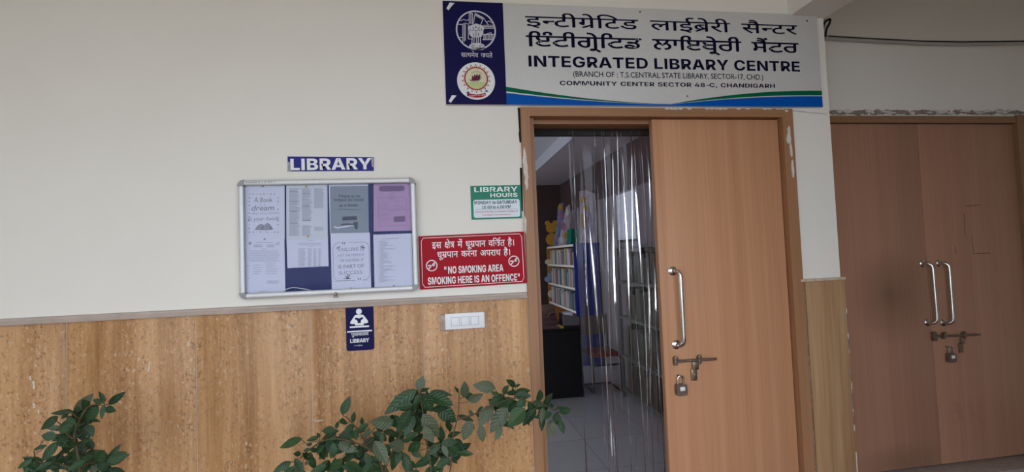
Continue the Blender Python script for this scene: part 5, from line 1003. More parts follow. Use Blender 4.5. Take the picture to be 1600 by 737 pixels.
# 2 letter
t = sheet('notice_letter', 'white printed letter with two crests, bottom left in the notice board', ((55, 421), (248, 415), (253, 667), (68, 680)), yB, 'paper')
y = yB - .0006; K = crop(370, 365, 7.02)
b = B(); b.ring(P(*K(145, 105), y), .004, .0075, 0, 20); b.disc(P(*K(145, 103), y), .003, 0, 12); b.ring(P(*K(450, 108), y), .005, .0075, 0, 20); b.done('crest', 'pencil', t)
b = B(); bars(b, 210, 395, 96, 96, 1, K, y, .0028, 0); bars(b, 185, 300, 122, 145, 3, K, y); bars(b, 330, 430, 122, 145, 3, K, y); bars(b, 280, 312, 168, 168, 1, K, y, .003, 0)
bars(b, 140, 468, 190, 298, 6, K, y, .0014, .1); bars(b, 180, 270, 345, 440, 5, K, y); bars(b, 320, 455, 320, 435, 6, K, y); bars(b, 330, 470, 518, 540, 3, K, y, .0013, .2); bars(b, 85, 132, 352, 352, 1, K, y, .002, 0); bars(b, 98, 135, 490, 490, 1, K, y, .002, 0)
b.done('printed_text', 'faint', t); pin(t, 158, 423, y)
# 3 table sheet, 4 newspaper page over it
t = sheet('table_sheet', 'white sheet with a small printed table, below the newspaper page', ((258, 410), (449, 408), (452, 547), (263, 556)), yA, 'paper')
y = yA - .0006
b = B(); bars(b, 770, 845, 72, 72, 1, K, y, .0025, 0); bars(b, 670, 940, 105, 122, 2, K, y, .0014, .1); bars(b, 790, 830, 137, 137, 1, K, y, .002, 0)
for x0_, x1_ in ((675, 690), (695, 760), (780, 825), (840, 880), (895, 925)): bars(b, x0_, x1_, 165, 355, 17, K, y, .0013, .35)
b.done('printed_text', 'faint', t)
t = sheet('newspaper_page', 'printed newspaper columns sheet, second from left in the top row', ((257, 175), (446, 169), (448, 424), (258, 428)), yB, 'newsprint')
y = yB - .0006; K = crop(370, 270, 6.7)
b = B()
bars(b, 550, 665, 165, 655, 62, K, y, .0013, .35); bars(b, 682, 795, 165, 495, 42, K, y, .0013, .4); bars(b, 685, 790, 550, 655, 14, K, y, .0013, .3); bars(b, 810, 915, 165, 368, 28, K, y, .0013, .2); bars(b, 812, 910, 568, 600, 4, K, y, .0016, .2)
b.done('printed_text', 'faint', t)
b = B()
for x0_, x1_, yy in ((550, 640, 195), (553, 650, 300), (550, 660, 400), (555, 640, 525), (690, 770, 215), (690, 760, 345), (690, 770, 500)): b.stroke([P(*K(x0_, yy), y), P(*K(x1_, yy), y)], .0032)
b.done('headline', 'pencil', t)
for q in ((350, 181), (357, 411)): B().lathe([(0, 0), (.006, 0), (.006, .0025), (0, .003)], P(*CB(*q), y), 'y', 12).done('sticker_dot', 'lemon', t)
# 5 grey poster
t = sheet('grey_poster', 'grey poster reading There is no friend as loyal as a book', ((453, 168), (634, 163), (637, 396), (459, 400)), yA, 'paper')
y = yA - .0006; K = crop(510, 280, 8.186)
g_ = [K(44, 92), K(534, 82), K(540, 682), K(54, 690)]
B().flat([P(*q, y) for q in g_]).done('grey_field', 'grey', t)
y2_ = y - .0005
l2('There is no', K(150, 215), K(432, 212), 5.6, .02, 0, 'dusk', yy=y2_)
l2('friend as loyal', K(97, 268), K(474, 264), 6.6, .02, 0, 'dusk', yy=y2_)
l2('as a book.', K(160, 331), K(412, 328), 5, .03, 0, 'dusk', yy=y2_)
b = B(); bars(b, 150, 435, 385, 385, 1, K, y2_, .0016, 0); b.flat([P(*K(*q), y2_) for q in ((205, 478), (390, 468), (392, 520), (205, 530))]); b.flat([P(*K(*q), y2_) for q in ((180, 575), (260, 560), (345, 566), (345, 548), (402, 540), (402, 630), (372, 640), (350, 585), (190, 590))])
b.done('book_drawing', 'dusk', t)
b = B(); b.flat([P(*K(*q), y2_) for q in ((95, 598), (150, 612), (250, 590), (350, 575), (350, 592), (240, 612), (140, 630), (100, 615))]); b.done('page_drawing', 'paper', t); pin(t, 545, 168, y)
# 6 failure poster
t = sheet('success_poster', 'white framed poster about failure and success in the lower row', ((461, 398), (642, 392), (648, 645), (467, 656)), yB, 'paper')
y = yB - .0006; K = crop(510, 365, 7.02)
a, c = P(*K(70, 102), y), P(*K(478, 502), y)
b = B(); o = rrect(a.x, c.x, c.z, a.z, .03, y); b.stroke(o + [o[0]], .0022)
b.stroke([P(*K(70, 524), y), P(*K(465, 508), y)], .0012); b.done('rounded_border', 'pencil', t)
B().flat([P(*K(*q), y - .0002) for q in ((165, 85), (245, 82), (245, 118), (165, 120))]).flat([P(*K(*q), y - .0002) for q in ((325, 478), (400, 474), (400, 512), (325, 516))]).done('border_gap', 'paper', t)
b = B()
for x in (178, 198): b.stroke([P(*K(x, 112), y - .0005), P(*K(x + 4, 92), y - .0005)], .0035)
for x in (350, 372): b.stroke([P(*K(x, 484), y - .0005), P(*K(x + 2, 506), y - .0005)], .0038)
for q in (((232, 495), (210, 462)), ((232, 495), (236, 445)), ((234, 495), (258, 450)), ((230, 495), (190, 490)), ((236, 495), (270, 488)), ((110, 160), (150, 140)), ((370, 140), (420, 155)), ((395, 125), (408, 160))): b.stroke([P(*K(*e), y - .0005) for e in q], .004)
b.done('leaf_sprig', 'dusk', t)
l2('FAILURE IS', K(130, 174), K(410, 166), 5.6, .0, 0, 'pencil'); l2('NOT THE OPPOSITE', K(128, 237), K(410, 231), 3.6, 0, 0, 'pencil'); l2('OF SUCCESS. IT', K(150, 292), K(412, 286), 4.2, .01, 0, 'pencil')
l2('IS PART OF', K(130, 362), K(412, 351), 5.8, .012, 0, 'pencil'); l2('SUCCESS.', K(135, 430), K(405, 420), 5.4, .0, 0, 'pencil'); pin(t, 557, 649, y)
# 7 mauve form
t = sheet('mauve_form', 'mauve printed form at the top right in the notice board', ((659, 166), (833, 161), (834, 383), (660, 387)), yA, 'pink')
y = yA - .0006; K = crop(510, 280, 8.186)
b = B(); a, c = P(*K(668, 85), y), P(*K(1005, 150), y); b.flat(rrect(a.x, c.x, c.z, a.z, .016, y)); b.flat([P(*K(*q), y) for q in ((860, 478), (1006, 466), (1006, 540), (860, 548))]); b.done('printed_block', 'plum', t)
b = B()
for q in (((812, 175), (874, 173), (874, 213), (812, 215), (812, 175)), ((665, 238), (1022, 226), (1026, 590), (672, 598), (665, 238)), ((668, 394), (1024, 386)), ((805, 245), (866, 243), (866, 258), (805, 260), (805, 245))): b.stroke([P(*K(*e), y) for e in q], .0014)
for q in ((720, 780, 285), (870, 980, 280), (680, 800, 318), (690, 800, 345), (870, 980, 342), (690, 800, 370), (870, 985, 368), (805, 885, 410), (680, 820, 440), (680, 800, 465), (680, 800, 495), (680, 820, 520)): b.stroke([P(*K(q[0], q[2]), y), P(*K(q[1], q[2] - 2), y)], .0016)
b.done('printed_lines', 'plum', t); pin(t, 745, 166, y)
# 8 list
t = sheet('printed_list', 'white sheet with a long printed list, bottom right in the notice board', ((658, 402), (835, 396), (841, 637), (664, 649)), yB, 'paper')
y = yB - .0006; K = crop(510, 365, 7.02)
b = B(); b.stroke([P(*K(605, 58), y), P(*K(800, 48), y)], .003)
for i in range(46):
    yy = 80 + i * 10; L = random.choice((40, 60, 90, 90, 130, 170)) * random.uniform(.8, 1)
    b.stroke([P(*K(590, yy), y), P(*K(590 + L, yy - 2), y)], .0022); b.stroke([P(*K(572, yy), y), P(*K(580, yy), y)], .0022)
b.done('printed_text', 'faint', t); pin(t, 753, 638, y)
b = B()
for x in (525, 548, 870): b.stroke([P(*K(x, 30), y), P(*K(x + 8, 580), y)], .0006)
b.done('fold_line', 'faint', t)

# ================================================================== the reading room behind the doorway
RXW, RZ, TZ, SOF = 2.38, 3.0, 3.16, 1.595
struct(B().box(-3, RXW + .1, 2.74, 9.3, -.06, 0).done('floor_room', 'roomfloor'))
struct(B().box(-3, SOF, 2.92, 9.3, TZ, TZ + .08).done('ceiling_room', 'ceiltile'))
struct(B().box(SOF, RXW + .1, 2.92, 9.3, RZ, RZ + .24).done('ceiling_soffit', 'gypsum'))
struct(B().box(SOF - .012, SOF, 2.92, 9.3, RZ - .002, TZ + .04).done('ceiling_fascia', 'gypface'))
zb = PX(950, 307, RXW).z
struct(B().box(RXW, RXW + .1, 2.92, 9.3, 0, zb).done('wall_room_right', 'mauvewall'))
struct(B().box(RXW - .004, RXW + .1, 2.92, 9.3, zb, RZ + .02).done('trim_dark_band', 'maroonwall'))
struct(B().box(-3, RXW, 9.2, 9.3, 0, TZ).done('wall_room_back', 'maroonwall'))
struct(B().box(-3.1, -3, 2.92, 9.3, 0, TZ).done('wall_room_left', 'mauvewall'))

def floorpt(px, py):
    d = ray(px, py); return d * (-EYE / d.z) + Vector((0, 0, EYE))
# ---- whiteboard above the rack
wy0, wy1 = PX(968, 370, RXW).y, PX(994.5, 340, RXW).y
wz0, wz1 = PX(985, 374, RXW).z, PX(975, 302, RXW).z
t = thing('whiteboard', 'whiteboard on the room wall above the steel book rack', 'whiteboard', (RXW, (wy0 + wy1) / 2, wz0))
B().box(RXW - .02, RXW - .005, wy1, wy0, wz0, wz1).done('board_face', 'whiteboard', t)
B().box(RXW - .07, RXW - .006, wy1, wy0 - .1, wz0 - .025, wz0).done('pen_tray', 'blacksteel', t)

# ---- steel rack along the right wall
RKX = 2.03
ry0, ry1 = 3.12, PX(963, 420, RKX).y
shz = [PX(1031, 380, RKX).z, PX(1034, 447, RKX).z, PX(1035, 514, RKX).z, PX(1041, 590, RKX).z]
t = thing('steel_rack', 'grey steel book rack along the right wall inside the room', 'bookshelf', ((RKX + RXW) / 2, (ry0 + ry1) / 2, 0))
for z in shz + [.10]:
    B().box(RKX, RXW - .01, ry0, ry1, z - .03, z, c=.003).done('shelf', 'racksteel', t)
for y in (ry0, (ry0 + ry1) / 2, ry1 - .035):
    B().box(RKX, RKX + .035, y, y + .035, 0, shz[0]).done('post', 'racksteel', t)
    B().box(RXW - .045, RXW - .01, y, y + .035, 0, shz[0]).done('post', 'racksteel', t)
B().box(RXW - .012, RXW - .006, ry0, ry1, .05, shz[0]).done('back_panel', 'racksteel', t)

def book_mesh(name, mat, parent=None):
    """one upright book of 1 x 1 x 1: spine towards -x, with cover boards and recessed pages"""
    b = B()
    b.box(0, .06, 0, 1, 0, 1, 0).box(.06, 1, 0, .14, 0, 1, 0).box(.06, 1, .86, 1, 0, 1, 0).box(.05, .96, .13, .87, .03, .97, 1)
    return b.done(name, [mat, 'pages'])
def row_of_books(proto, n_key, label, group, x, ya, yb, z, hmax, wr, dr, first):
    y = ya; k = 0
    while True:
        wdt = random.uniform(*wr)
        if y + wdt > yb: break
        o = proto if first and k == 0 else proto.copy()
        if o is not proto: COL.objects.link(o)
        o.location = (x + random.uniform(0, .03), y, z + .0005)
        o.scale = (random.uniform(*dr), wdt * .96, hmax * random.uniform(.68, .95))
        tag(o, label, 'book', group)
        y += wdt; k += 1
        if random.random() < .06: y += wdt * .7
random.seed(31)
dk = book_mesh('book', 'darkbooks')
lv = [.10] + shz[::-1]
nm = ['lowest', 'second lowest', 'second highest', 'highest']
for i in range(4):
    row_of_books(dk, 0, f'dark bound book on the {nm[i]} shelf of the grey steel rack', f'dark books on the {nm[i]} rack shelf', RKX + .042, ry0 + .05, ry1 - .05, lv[i], lv[i + 1] - .03 - lv[i], (.055, .095), (.17, .225), i == 0)

# ---- orange children's bookshelf further in
BY0 = floorpt(922, 571).y
bxl = P(902, 480, BY0).x
BY1 = 8.2 if True else 0
BY1 = bxl / ((ray(857, 430).x) / ray(857, 430).y)
bsz = [PX(899, 382, bxl).z, PX(899, 415.5, bxl).z, PX(901, 451.5, bxl).z, PX(902, 488, bxl).z]
bsz += [bsz[3] - .32, .08]
t = thing('bookshelf', 'orange plywood bookshelf with a blue end panel and bear shaped far end', 'bookshelf', ((bxl + RXW) / 2, (BY0 + BY1) / 2, 0))
for z in bsz:
    s_ = B().box(bxl + .012, RXW - .02, BY0 + .03, BY1, z - .018, z).done('shelf', 'orange', t)
    B().box(bxl - .004, bxl + .012, BY0 + .03, BY1, z - .024, z + .012, c=.003).done('shelf_lip', 'shelfedge', s_)
B().box(RXW - .02, RXW - .006, BY0, BY1, 0, bsz[0]).done('back_panel', 'orange', t)
nd = 6
for i in range(1, nd):
    y = BY0 + (BY1 - BY0) * i / nd
    B().box(bxl + .20, RXW - .02, y - .009, y + .009, .05, bsz[0] - .02).done('divider', 'orange', t)
B().box(bxl - .015, RXW - .01, BY0, BY0 + .028, 0, bsz[0] + .02, c=.003).done('end_panel', 'panelblue', t)
bp = B()
def ell(cx, cz, rx, rz, y0, y1, mi=0, n=20): bp.prism([(cx + rx * math.cos(2 * math.pi * i / n), y0, cz + rz * math.sin(2 * math.pi * i / n)) for i in range(n)], (0, y1 - y0, 0), mi)
bp.box(bxl - .01, RXW - .01, BY1, BY1 + .03, 0, bsz[0] - .01)
fe = bp.done('far_panel', 'orange', t)
def cut(name, l, m):
    global bp
    bp = B()
    for px, py, rx, ry in l:
        q = P(px, py, BY1); k = BY1 / F; ell(q.x, q.z, rx * k, ry * k, BY1 - .022 - .001 * len(bp.v) / 40, BY1 - .001)
    bp.done(name, m, fe)
cut('bear_head', ((861, 356, 8.5, 8), (855, 348.5, 4, 4), (867, 348, 4, 4), (862, 374, 9.5, 10)), 'yellow')
cut('bear_arm', ((858, 409, 7, 4.5), (864, 411, 7, 4)), 'creamboard'); cut('bear_foot', ((855.5, 436, 5, 4.5), (859, 430, 4, 4), (863, 434, 4, 4)), 'skyblue'); cut('bear_leg', ((861, 459, 5.5, 6),), 'creamboard')
random.seed(77)
bk = book_mesh('book', 'books')
for i, nm_ in enumerate(('topmost', 'second', 'third')):
    row_of_books(bk, 1, f'thin book standing on the {nm_} shelf of the orange bookshelf', f'books on the {nm_} orange shelf', bxl + .016, BY0 + .04, BY1 - .03, bsz[i + 1], bsz[i] - .03 - bsz[i + 1], (.035, .06), (.12, .145), i == 0)
# things standing on top of it
tz = bsz[0] + .0005
def board(name, label, px, y, th, m, cat='picture board', drop=True):
    pts = [P(a, c, y) for a, c in px]
    lo = min(p.z for p in pts)
    top_ = tz + (.012 if y > BY0 + .03 else .02)
    pts = [Vector((p.x, p.y, p.z - lo + top_)) for p in pts]
    t = thing(name, label, cat, (sum(p.x for p in pts) / len(pts), y, top_))
    b = B().prism(pts, (0, th, 0)); b.done('card', m, t); return t
t1_ = board('picture_board', 'tall lilac picture board on top of the orange bookshelf', ((865, 382), (868, 362), (871, 345), (872, 322), (875, 316), (880, 315), (881, 340), (879, 382)), BY0 + 1.15, .02, 'lilac')
t2_ = board('picture_board', 'pastel pink picture board leaning on top of the orange bookshelf', ((873, 382), (877, 360), (882, 340), (885, 322), (890, 318), (892, 336), (889, 360), (884, 382)), BY0 + .95, .02, 'pastel')
for t_, l in ((t1_, ((875.5, 322, 3.5, 5, 'lemon'), (876, 334, 3, 5, 'rosecard'), (871, 360, 3, 7, 'skyblue'), (875, 374, 3, 5, 'pastel'))), (t2_, ((886, 330, 3, 6, 'white'), (880, 352, 3.5, 7, 'rosecard'), (884, 366, 3, 6, 'lemon'), (878, 374, 3, 6, 'hourbox')))):
    yy = t_.location.y - .003
    for px, py, rx, ry, m_ in l:
        k = yy / F; q = P(px, py + 1.5, yy); bp = B(); ell(q.x, q.z, rx * k, ry * k, yy - .002, yy + .001); bp.done('picture_patch', m_, t_)
t = board('storage_box', 'dark green box on top of the orange bookshelf', ((892, 382), (892, 358), (905, 358), (905, 382)), BY0 + .35, .22, 'boxgreen', 'box')
q0 = t.children[0]
t = board('picture_board', 'white picture board with ochre bear above the blue end panel', ((908, 381), (906, 300), (916, 298), (930, 304), (933, 340), (932, 381)), BY0 + .035, .02, 'pastel')
yy = BY0 + .032
for px, py, rx, ry in ((911, 312, 4.5, 6), (914, 325, 4, 6), (912, 345, 4.5, 14)):
    k = yy / F; q = P(px, py, yy); bp = B(); ell(q.x, q.z, rx * k, ry * k, yy - .002, yy + .003); bp.done('bear_picture', 'lemon', t)
k = yy / F; q = P(922, 352, yy); bp = B(); ell(q.x, q.z, 6 * k, 22 * k, yy - .003, yy + .003); bp.done('picture_patch', 'lilac', t)

# ---- black desk with a bag and papers
DKY = floorpt(885, 622).y
dx1 = P(912, 560, DKY).x; dz = P(880, 513, DKY).z
t = thing('desk', 'black office desk just inside the doorway', 'desk', ((dx1 + .3) / 2, DKY + .3, 0))
B().box(.3, dx1, DKY - .01, DKY + .6, dz - .03, dz, c=.003).done('desktop', 'desk', t)
B().box(.33, dx1 - .04, DKY + .01, DKY + .03, .0, dz - .03).done('front_panel', 'desk', t)
for x in (.31, dx1 - .04): B().box(x, x + .03, DKY, DKY + .59, 0, dz - .03).done('side_panel', 'desk', t)
def dp(px, py, y): return P(px, py, y)
yb = DKY + .22
a, c = P(838, 505, yb).x, P(873, 505, yb).x
h0 = P(850, 478.5, yb).z - dz
t = thing('cloth_bag', 'folded brown cloth bag on the left of the black desk', 'bag', ((a + c) / 2, yb + .1, dz))
random.seed(4)
b = B(); lay = [(0, .30), (.30, .55), (.55, .80), (.80, 1.0)]
for i, (u, v) in enumerate(lay[:2]): b.box(a + .01 * i, c - .015 * i, yb + .01 * i, yb + .24, dz + h0 * u, dz + h0 * v + .002, 0, .012)
b.done('lower_fold', 'maroonbag', t)
b = B(); b.box(a, c - .03, yb + .02, yb + .23, dz + h0 * .55, dz + h0, 0, .02); b.done('upper_fold', 'brownbag', t)
x = (a + c) / 2 + .06
B().tube([(x + .05 * math.cos(u), yb - .004 - .012 * math.sin(u), dz + h0 * .5 + .045 * math.sin(u)) for u in [math.pi * i / 10 for i in range(11)]], .008, 8).done('strap', 'brownbag', t)
yb = DKY + .02
a, c = P(838, 512, yb).x, P(881, 512, yb).x
t = thing('magazine', 'flat magazine with a yellow edge at the front of the black desk', 'magazine', ((a + c) / 2, yb + .1, dz))
B().box(a, c - .045, yb, yb + .18, dz, dz + .016).done('cover', 'maroonbag', t)
B().box(c - .045, c, yb, yb + .18, dz, dz + .017).done('edge_band', 'lemon', t)
yb = DKY + .18
a, c = P(881, 500, yb).x, P(905, 500, yb).x
t = thing('document_tray', 'grey slanted document tray at the right end of the black desk', 'tray', ((a + c) / 2, yb + .1, dz))
hh = P(884, 491, yb).z - dz
B().prism([(a, yb, dz), (c, yb, dz), (c, yb, dz + hh * .72), (a, yb, dz + hh)], (0, .24, 0)).done('tray_body', 'greybox', t)
B().box(a + .02, a + .12, yb + .02, yb + .2, dz + hh * .8, dz + hh + .012, c=.003).done('papers', 'paper', t)
# ---- visitor chair with red seat
cq = P(946, 541, DKY + .05)
t = thing('visitor_chair', 'black framed chair with a red seat by the blue shelf end', 'chair', (cq.x, cq.y + .2, 0))
x0_, x1_, y0_ = cq.x - .15, cq.x + .17, cq.y
b = B().box(x0_, x1_, y0_, y0_ + .42, .42, .475, 0, .02); b.done('seat', 'chairred', t)
b = B().box(x0_ + .01, x1_ - .01, y0_ + .42, y0_ + .46, .62, .86, 0, .018); b.done('backrest', 'maroonbag', t)
for x in (x0_ - .01, x1_ + .01):
    B().tube(spline([(x, y0_ + .46, .88), (x, y0_ + .44, .62), (x, y0_ + .40, .44), (x, y0_ + .1, .42), (x, y0_ + .0, .40), (x, y0_ - .01, .30), (x, y0_ + .0, .05), (x, y0_ + .06, .014), (x, y0_ + .42, .014)], 6), .012, 8).done('side_frame', 'blacksteel', t)
B().tube([(x0_ - .01, y0_ + .40, .014), (x1_ + .01, y0_ + .40, .014)], .012, 8).done('rear_bar', 'blacksteel', t)
B().tube([(x0_ - .01, y0_ - .0, .33), (x1_ + .01, y0_ - .0, .33)], .010, 8).done('front_bar', 'blacksteel', t)

# ---- clear plastic strip curtain
random.seed(8)
CY = 2.862
NU, NV = 420, 110
zt, zbm = 2.405, .03
lefts = [(0, 887), (.12, 889), (.28, 898), (.45, 905), (.65, 909), (.82, 912), (.9, 908), (1, 903)]
def lerp_tab(tab, v):
    for (a, x), (c, y) in zip(tab, tab[1:]):
        if v <= c: return x + (y - x) * (v - a) / (c - a)
    return tab[-1][1]
folds = []   # (px at top, px at bottom, half width m, amplitude, v from, v to)
for a, c, w_, A in ((890, 915, .010, .022), (904, 934, .008, .026), (914, 948, .007, .030), (926, 950, .012, .018), (938, 962, .010, .022), (951, 976, .007, .030), (960, 984, .010, .018), (969, 996, .007, .032), (981, 1004, .012, .018), (990, 1014, .007, .030), (1000, 1022, .007, .032), (1008, 1030, .006, .026), (1016, 1036, .007, .03), (1028, 1046, .01, .02)):
    folds.append((a, c, w_, A, random.uniform(-.3, .15), random.uniform(.75, 1.3), random.uniform(0, 6)))
folds += [(944, 957, .006, .034, .60, .93, .2), (950, 962, .005, .03, .62, .95, 1.4), (978, 990, .008, .03, .62, .9, 2.2)]
vs = []
for j in range(NV + 1):
    v = j / NV; z = zt + (zbm - zt) * v
    py = 193 + (760 - 193) * v
    xl = P(lerp_tab(lefts, v), py, CY).x; xr = P(1046 + 10 * v, py, CY).x
    for i in range(NU + 1):
        x = xl + (xr - xl) * i / NU
        y = CY + .006 * math.sin(x * 23 + 2 * v) + .004 * math.sin(x * 51 - 5 * v)
        for (a, c, w_, A, v0, v1, ph) in folds:
            xc = P(a + (c - a) * v + 2.2 * math.sin(ph + v * 7), py, CY).x
            e = max(0, min(1, (v - v0) * 5)) * max(0, min(1, (v1 - v) * 5)) * (.35 + .65 * max(0, math.sin(ph * 3 + v * 8)) ** .7)
            y -= A * e * math.exp(-((x - xc) / (w_ * .72)) ** 2) * .9
        if v > .62:      # crumpled lower half
            y += .006 * (v - .62) * (math.sin(z * 60 + x * 40) + math.sin(z * 97 - x * 70))
        vs.append((x, min(y, 2.905), z))
fs = [(j * (NU + 1) + i, j * (NU + 1) + i + 1, (j + 1) * (NU + 1) + i + 1, (j + 1) * (NU + 1) + i) for j in range(NV) for i in range(NU)]
tag(B().add(vs, fs).done('strip_curtain', 'pvc', origin=(1.05, CY, zbm), smooth=180), 'clear plastic curtain hanging in folds in the open half of the doorway', 'curtain')

# ================================================================== potted shrubs in front of the wall
def leaf(b, veins, base, tip, wid, rnd, under=False, camv=None):
    ax = tip - base; L = ax.length; t = ax.normalized()
    view = (Vector((0, 0, EYE)) - (base + tip) / 2).normalized()
    n = (view + Vector((rnd.uniform(-.45, .45), rnd.uniform(-.3, .3), rnd.uniform(-.1, .7)))).normalized()
    if under: n = (view + Vector((rnd.uniform(-.2, .2), 0, rnd.uniform(-.3, .1)))).normalized()
    s = t.cross(n).normalized(); n = s.cross(t).normalized()
    k = len(b.v); ST = 9; cr = (-1, -.55, -.09, 0, .09, .55, 1)
    bend = rnd.uniform(.02, .16) * L; cup = rnd.uniform(.04, .24)
    vs = []
    for i in range(ST + 1):
        u = i / ST
        half = wid * .5 * (math.sin(math.pi * u ** .85) ** .85 if 0 < u < 1 else 0) * (1 - .12 * u)
        half = max(half, .0006)
        c = base + t * (L * u) - n * (bend * (u * u)) + n * (bend * .5 * u)
        for q in cr:
            wob = .04 * half * math.sin(u * 19 + q * 3)
            vs.append(c + s * (half * q) + n * (half * cup * abs(q) + wob))
            veins.append((1.0 if q == 0 else 0.0, u, q))
    m = len(cr)
    fs = []
    for i in range(ST):
        for j in range(m - 1):
            f = (i * m + j, i * m + j + 1, (i + 1) * m + j + 1, (i + 1) * m + j)
            fs.append(tuple(reversed(f)) if under else f)
    b.add(vs, fs)
def nearest(stems, p):
    best = None
    for st in stems:
        for q in st:
            d = (q - p).length
            if best is None or d < best[0]: best = (d, q)
    return best[1]
def shrub(label, pot_xy, y0, leaves, stems_px, fill, seed, pot_r=.16):
    rnd = random.Random(seed)
    x0 = pot_xy
    t = thing('potted_shrub', label, 'potted plant', (x0, y0, -.03))
    h = .34
    B().lathe([(0, 0), (pot_r * .68, 0), (pot_r * .72, .02), (pot_r * .93, h - .06), (pot_r, h - .06), (pot_r, h), (pot_r * .9, h), (pot_r * .88, h - .03), (0, h - .03)], (x0, y0, -.03), 'z', 32).done('pot', 'clay', t)
    sb = B()
    for i in range(16):
        pass
    sb.lathe([(0, 0), (pot_r * .87, 0), (pot_r * .86, .012), (pot_r * .4, .022), (0, .024)], (x0, y0, h - .06), 'z', 24).done('soil', 'soil', t)
    stems = []
    b = B()
    for l, r0, r1, dy in stems_px:
        pts = [P(px, py, y0 + dy * i / max(1, len(l) - 1)) for i, (px, py) in enumerate(l)]
        if l[0][1] >= 737: pts = [Vector((x0 + rnd.uniform(-.03, .03), y0, h - .05)), (Vector((x0, y0, h + .1)) + pts[0]) / 2] + pts
        sp = spline(pts, 6); stems.append(sp)
        b.tube(sp, [r0 + (r1 - r0) * i / (len(sp) - 1) for i in range(len(sp))], 7)
    b.done('stem', 'stem', t)
    fb = B(); veins = []; pet = B()
    for e in leaves:
        bx, by, tx, ty = e[:4]; wr = e[4] if len(e) > 4 and isinstance(e[4], (int, float)) else .44
        under = 'u' in e; dark = 'd' in e
        y = y0 + rnd.uniform(-.07, .05) + (.10 if dark else 0)
        base, tip = P(bx, by, y), P(tx, ty, y + rnd.uniform(-.045, .025))
        L = (tip - base).length
        leaf(fb, veins, base, tip, max(L * wr, .016), rnd, under)
        q = nearest(stems, base)
        if (q - base).length < .14:
            mid = (q + base) / 2 + Vector((0, 0, -.004)); pet.tube(spline([q, mid, base + (tip - base) * .06], 3), .0013, 5)
    for px, py, rad, n in fill:        # leaves deeper in the plant
        for i in range(n):
            a, r = rnd.uniform(0, 6.28), rad * math.sqrt(rnd.random())
            c = P(px + r * math.cos(a), py + r * math.sin(a) * .8, y0 + rnd.uniform(.03, .16))
            a = rnd.uniform(0, 6.28); L = rnd.uniform(.045, .085)
            d = Vector((math.cos(a), rnd.uniform(-.4, .4), math.sin(a) * .9 - .1)).normalized()
            leaf(fb, veins, c, c + d * L, L * rnd.uniform(.38, .5), rnd, rnd.random() < .12)
    for i in range(46):               # foliage between pot and the part in view
        z = rnd.uniform(h + .02, .62); a = rnd.uniform(0, 6.28); r = rnd.uniform(.02, .2)
        c = Vector((x0 + math.cos(a) * r, y0 + math.sin(a) * r * .7, z)); L = rnd.uniform(.06, .1)
        d = Vector((math.cos(a), math.sin(a), rnd.uniform(-.3, .6))).normalized()
        leaf(fb, veins, c, c + d * L, L * .45, rnd)
    o = fb.done('foliage', 'leaf_green', t, smooth=70)
    at = o.data.attributes.new('vein', 'FLOAT', 'POINT'); at.data.foreach_set('value', [v[0] for v in veins])
    for i, nm in ((1, 'along'), (2, 'across')):
        at = o.data.attributes.new(nm, 'FLOAT', 'POINT'); at.data.foreach_set('value', [v[i] for v in veins])
    pet.done('petiole', 'leaf_green', t)
    return t
def conv(c, l):
    out = []
    for e in l:
        p, q = c(e[0], e[1]), c(e[2], e[3]); out.append((p[0], p[1], q[0], q[1]) + tuple(e[4:]))
    return out
LA = conv(crop(0, 600, 5.379), [
 (880,140,830,60,.4), (910,170,1050,65,.36), (870,160,775,125,.4), (875,170,850,295,.4), (890,200,970,225,.5), (740,210,690,130,.6), (620,235,425,240,.3), (650,240,650,185,.7), (570,250,515,290,.5), (490,265,340,385,.42), (740,230,630,340,.5), (820,170,725,345,.42), (640,290,475,395,.55), (630,360,515,420,.5), (700,350,785,440,.8), (475,440,345,430,.72), (690,425,550,460,.6), (500,440,570,525,.55), (490,480,345,655,.5), (395,510,280,550,.36), (590,480,612,535,.7), (660,500,775,460,.22,'d'), (540,540,465,665,.34,'d'), (615,590,535,690,.5,'d'), (710,600,803,553,.45,'d'), (820,650,868,562,.55), (900,640,1018,498,.34), (890,640,1087,590,.5), (890,655,1040,635,.4), (830,650,900,745,.6), (790,600,630,700,.45), (720,640,565,725,.5), (310,640,185,610,.34), (270,630,140,712,.4), (290,640,205,745,.42), (440,655,285,725,.36), (430,670,495,745,.5), (640,560,615,650,.4,'d'), (760,660,690,745,.5), (560,280,640,340,.5), (700,470,640,560,.5,'d'), (560,400,470,380,.5), (800,560,720,620,.4), (850,650,760,600,.4), (620,620,560,560,.4,'d'), (930,690,930,745,.5,'d'), (740,300,840,310,.25,'d'), (500,400,590,380,.5), (420,400,380,470,.6), (650,300,560,270,.4)])
shrub('leafy potted shrub at the far left in front of the brown marble', P(112, 900, 2.14).x, 2.14, LA,
      [(((125, 745), (121, 705), (116, 680), (125, 655), (138, 635), (158, 630), (166, 622)), .006, .002, -.03), (((127, 740), (145, 722), (160, 718), (172, 712)), .004, .002, -.05), (((118, 745), (95, 725), (60, 721), (53, 705)), .004, .0015, -.04), (((118, 690), (100, 672), (92, 660), (80, 655)), .003, .0015, -.02), (((125, 655), (110, 644), (98, 642)), .003, .0015, -.02)],
      [(112, 672, 20, 22), (135, 722, 34, 30), (60, 733, 16, 8), (122, 650, 12, 10)], 1)

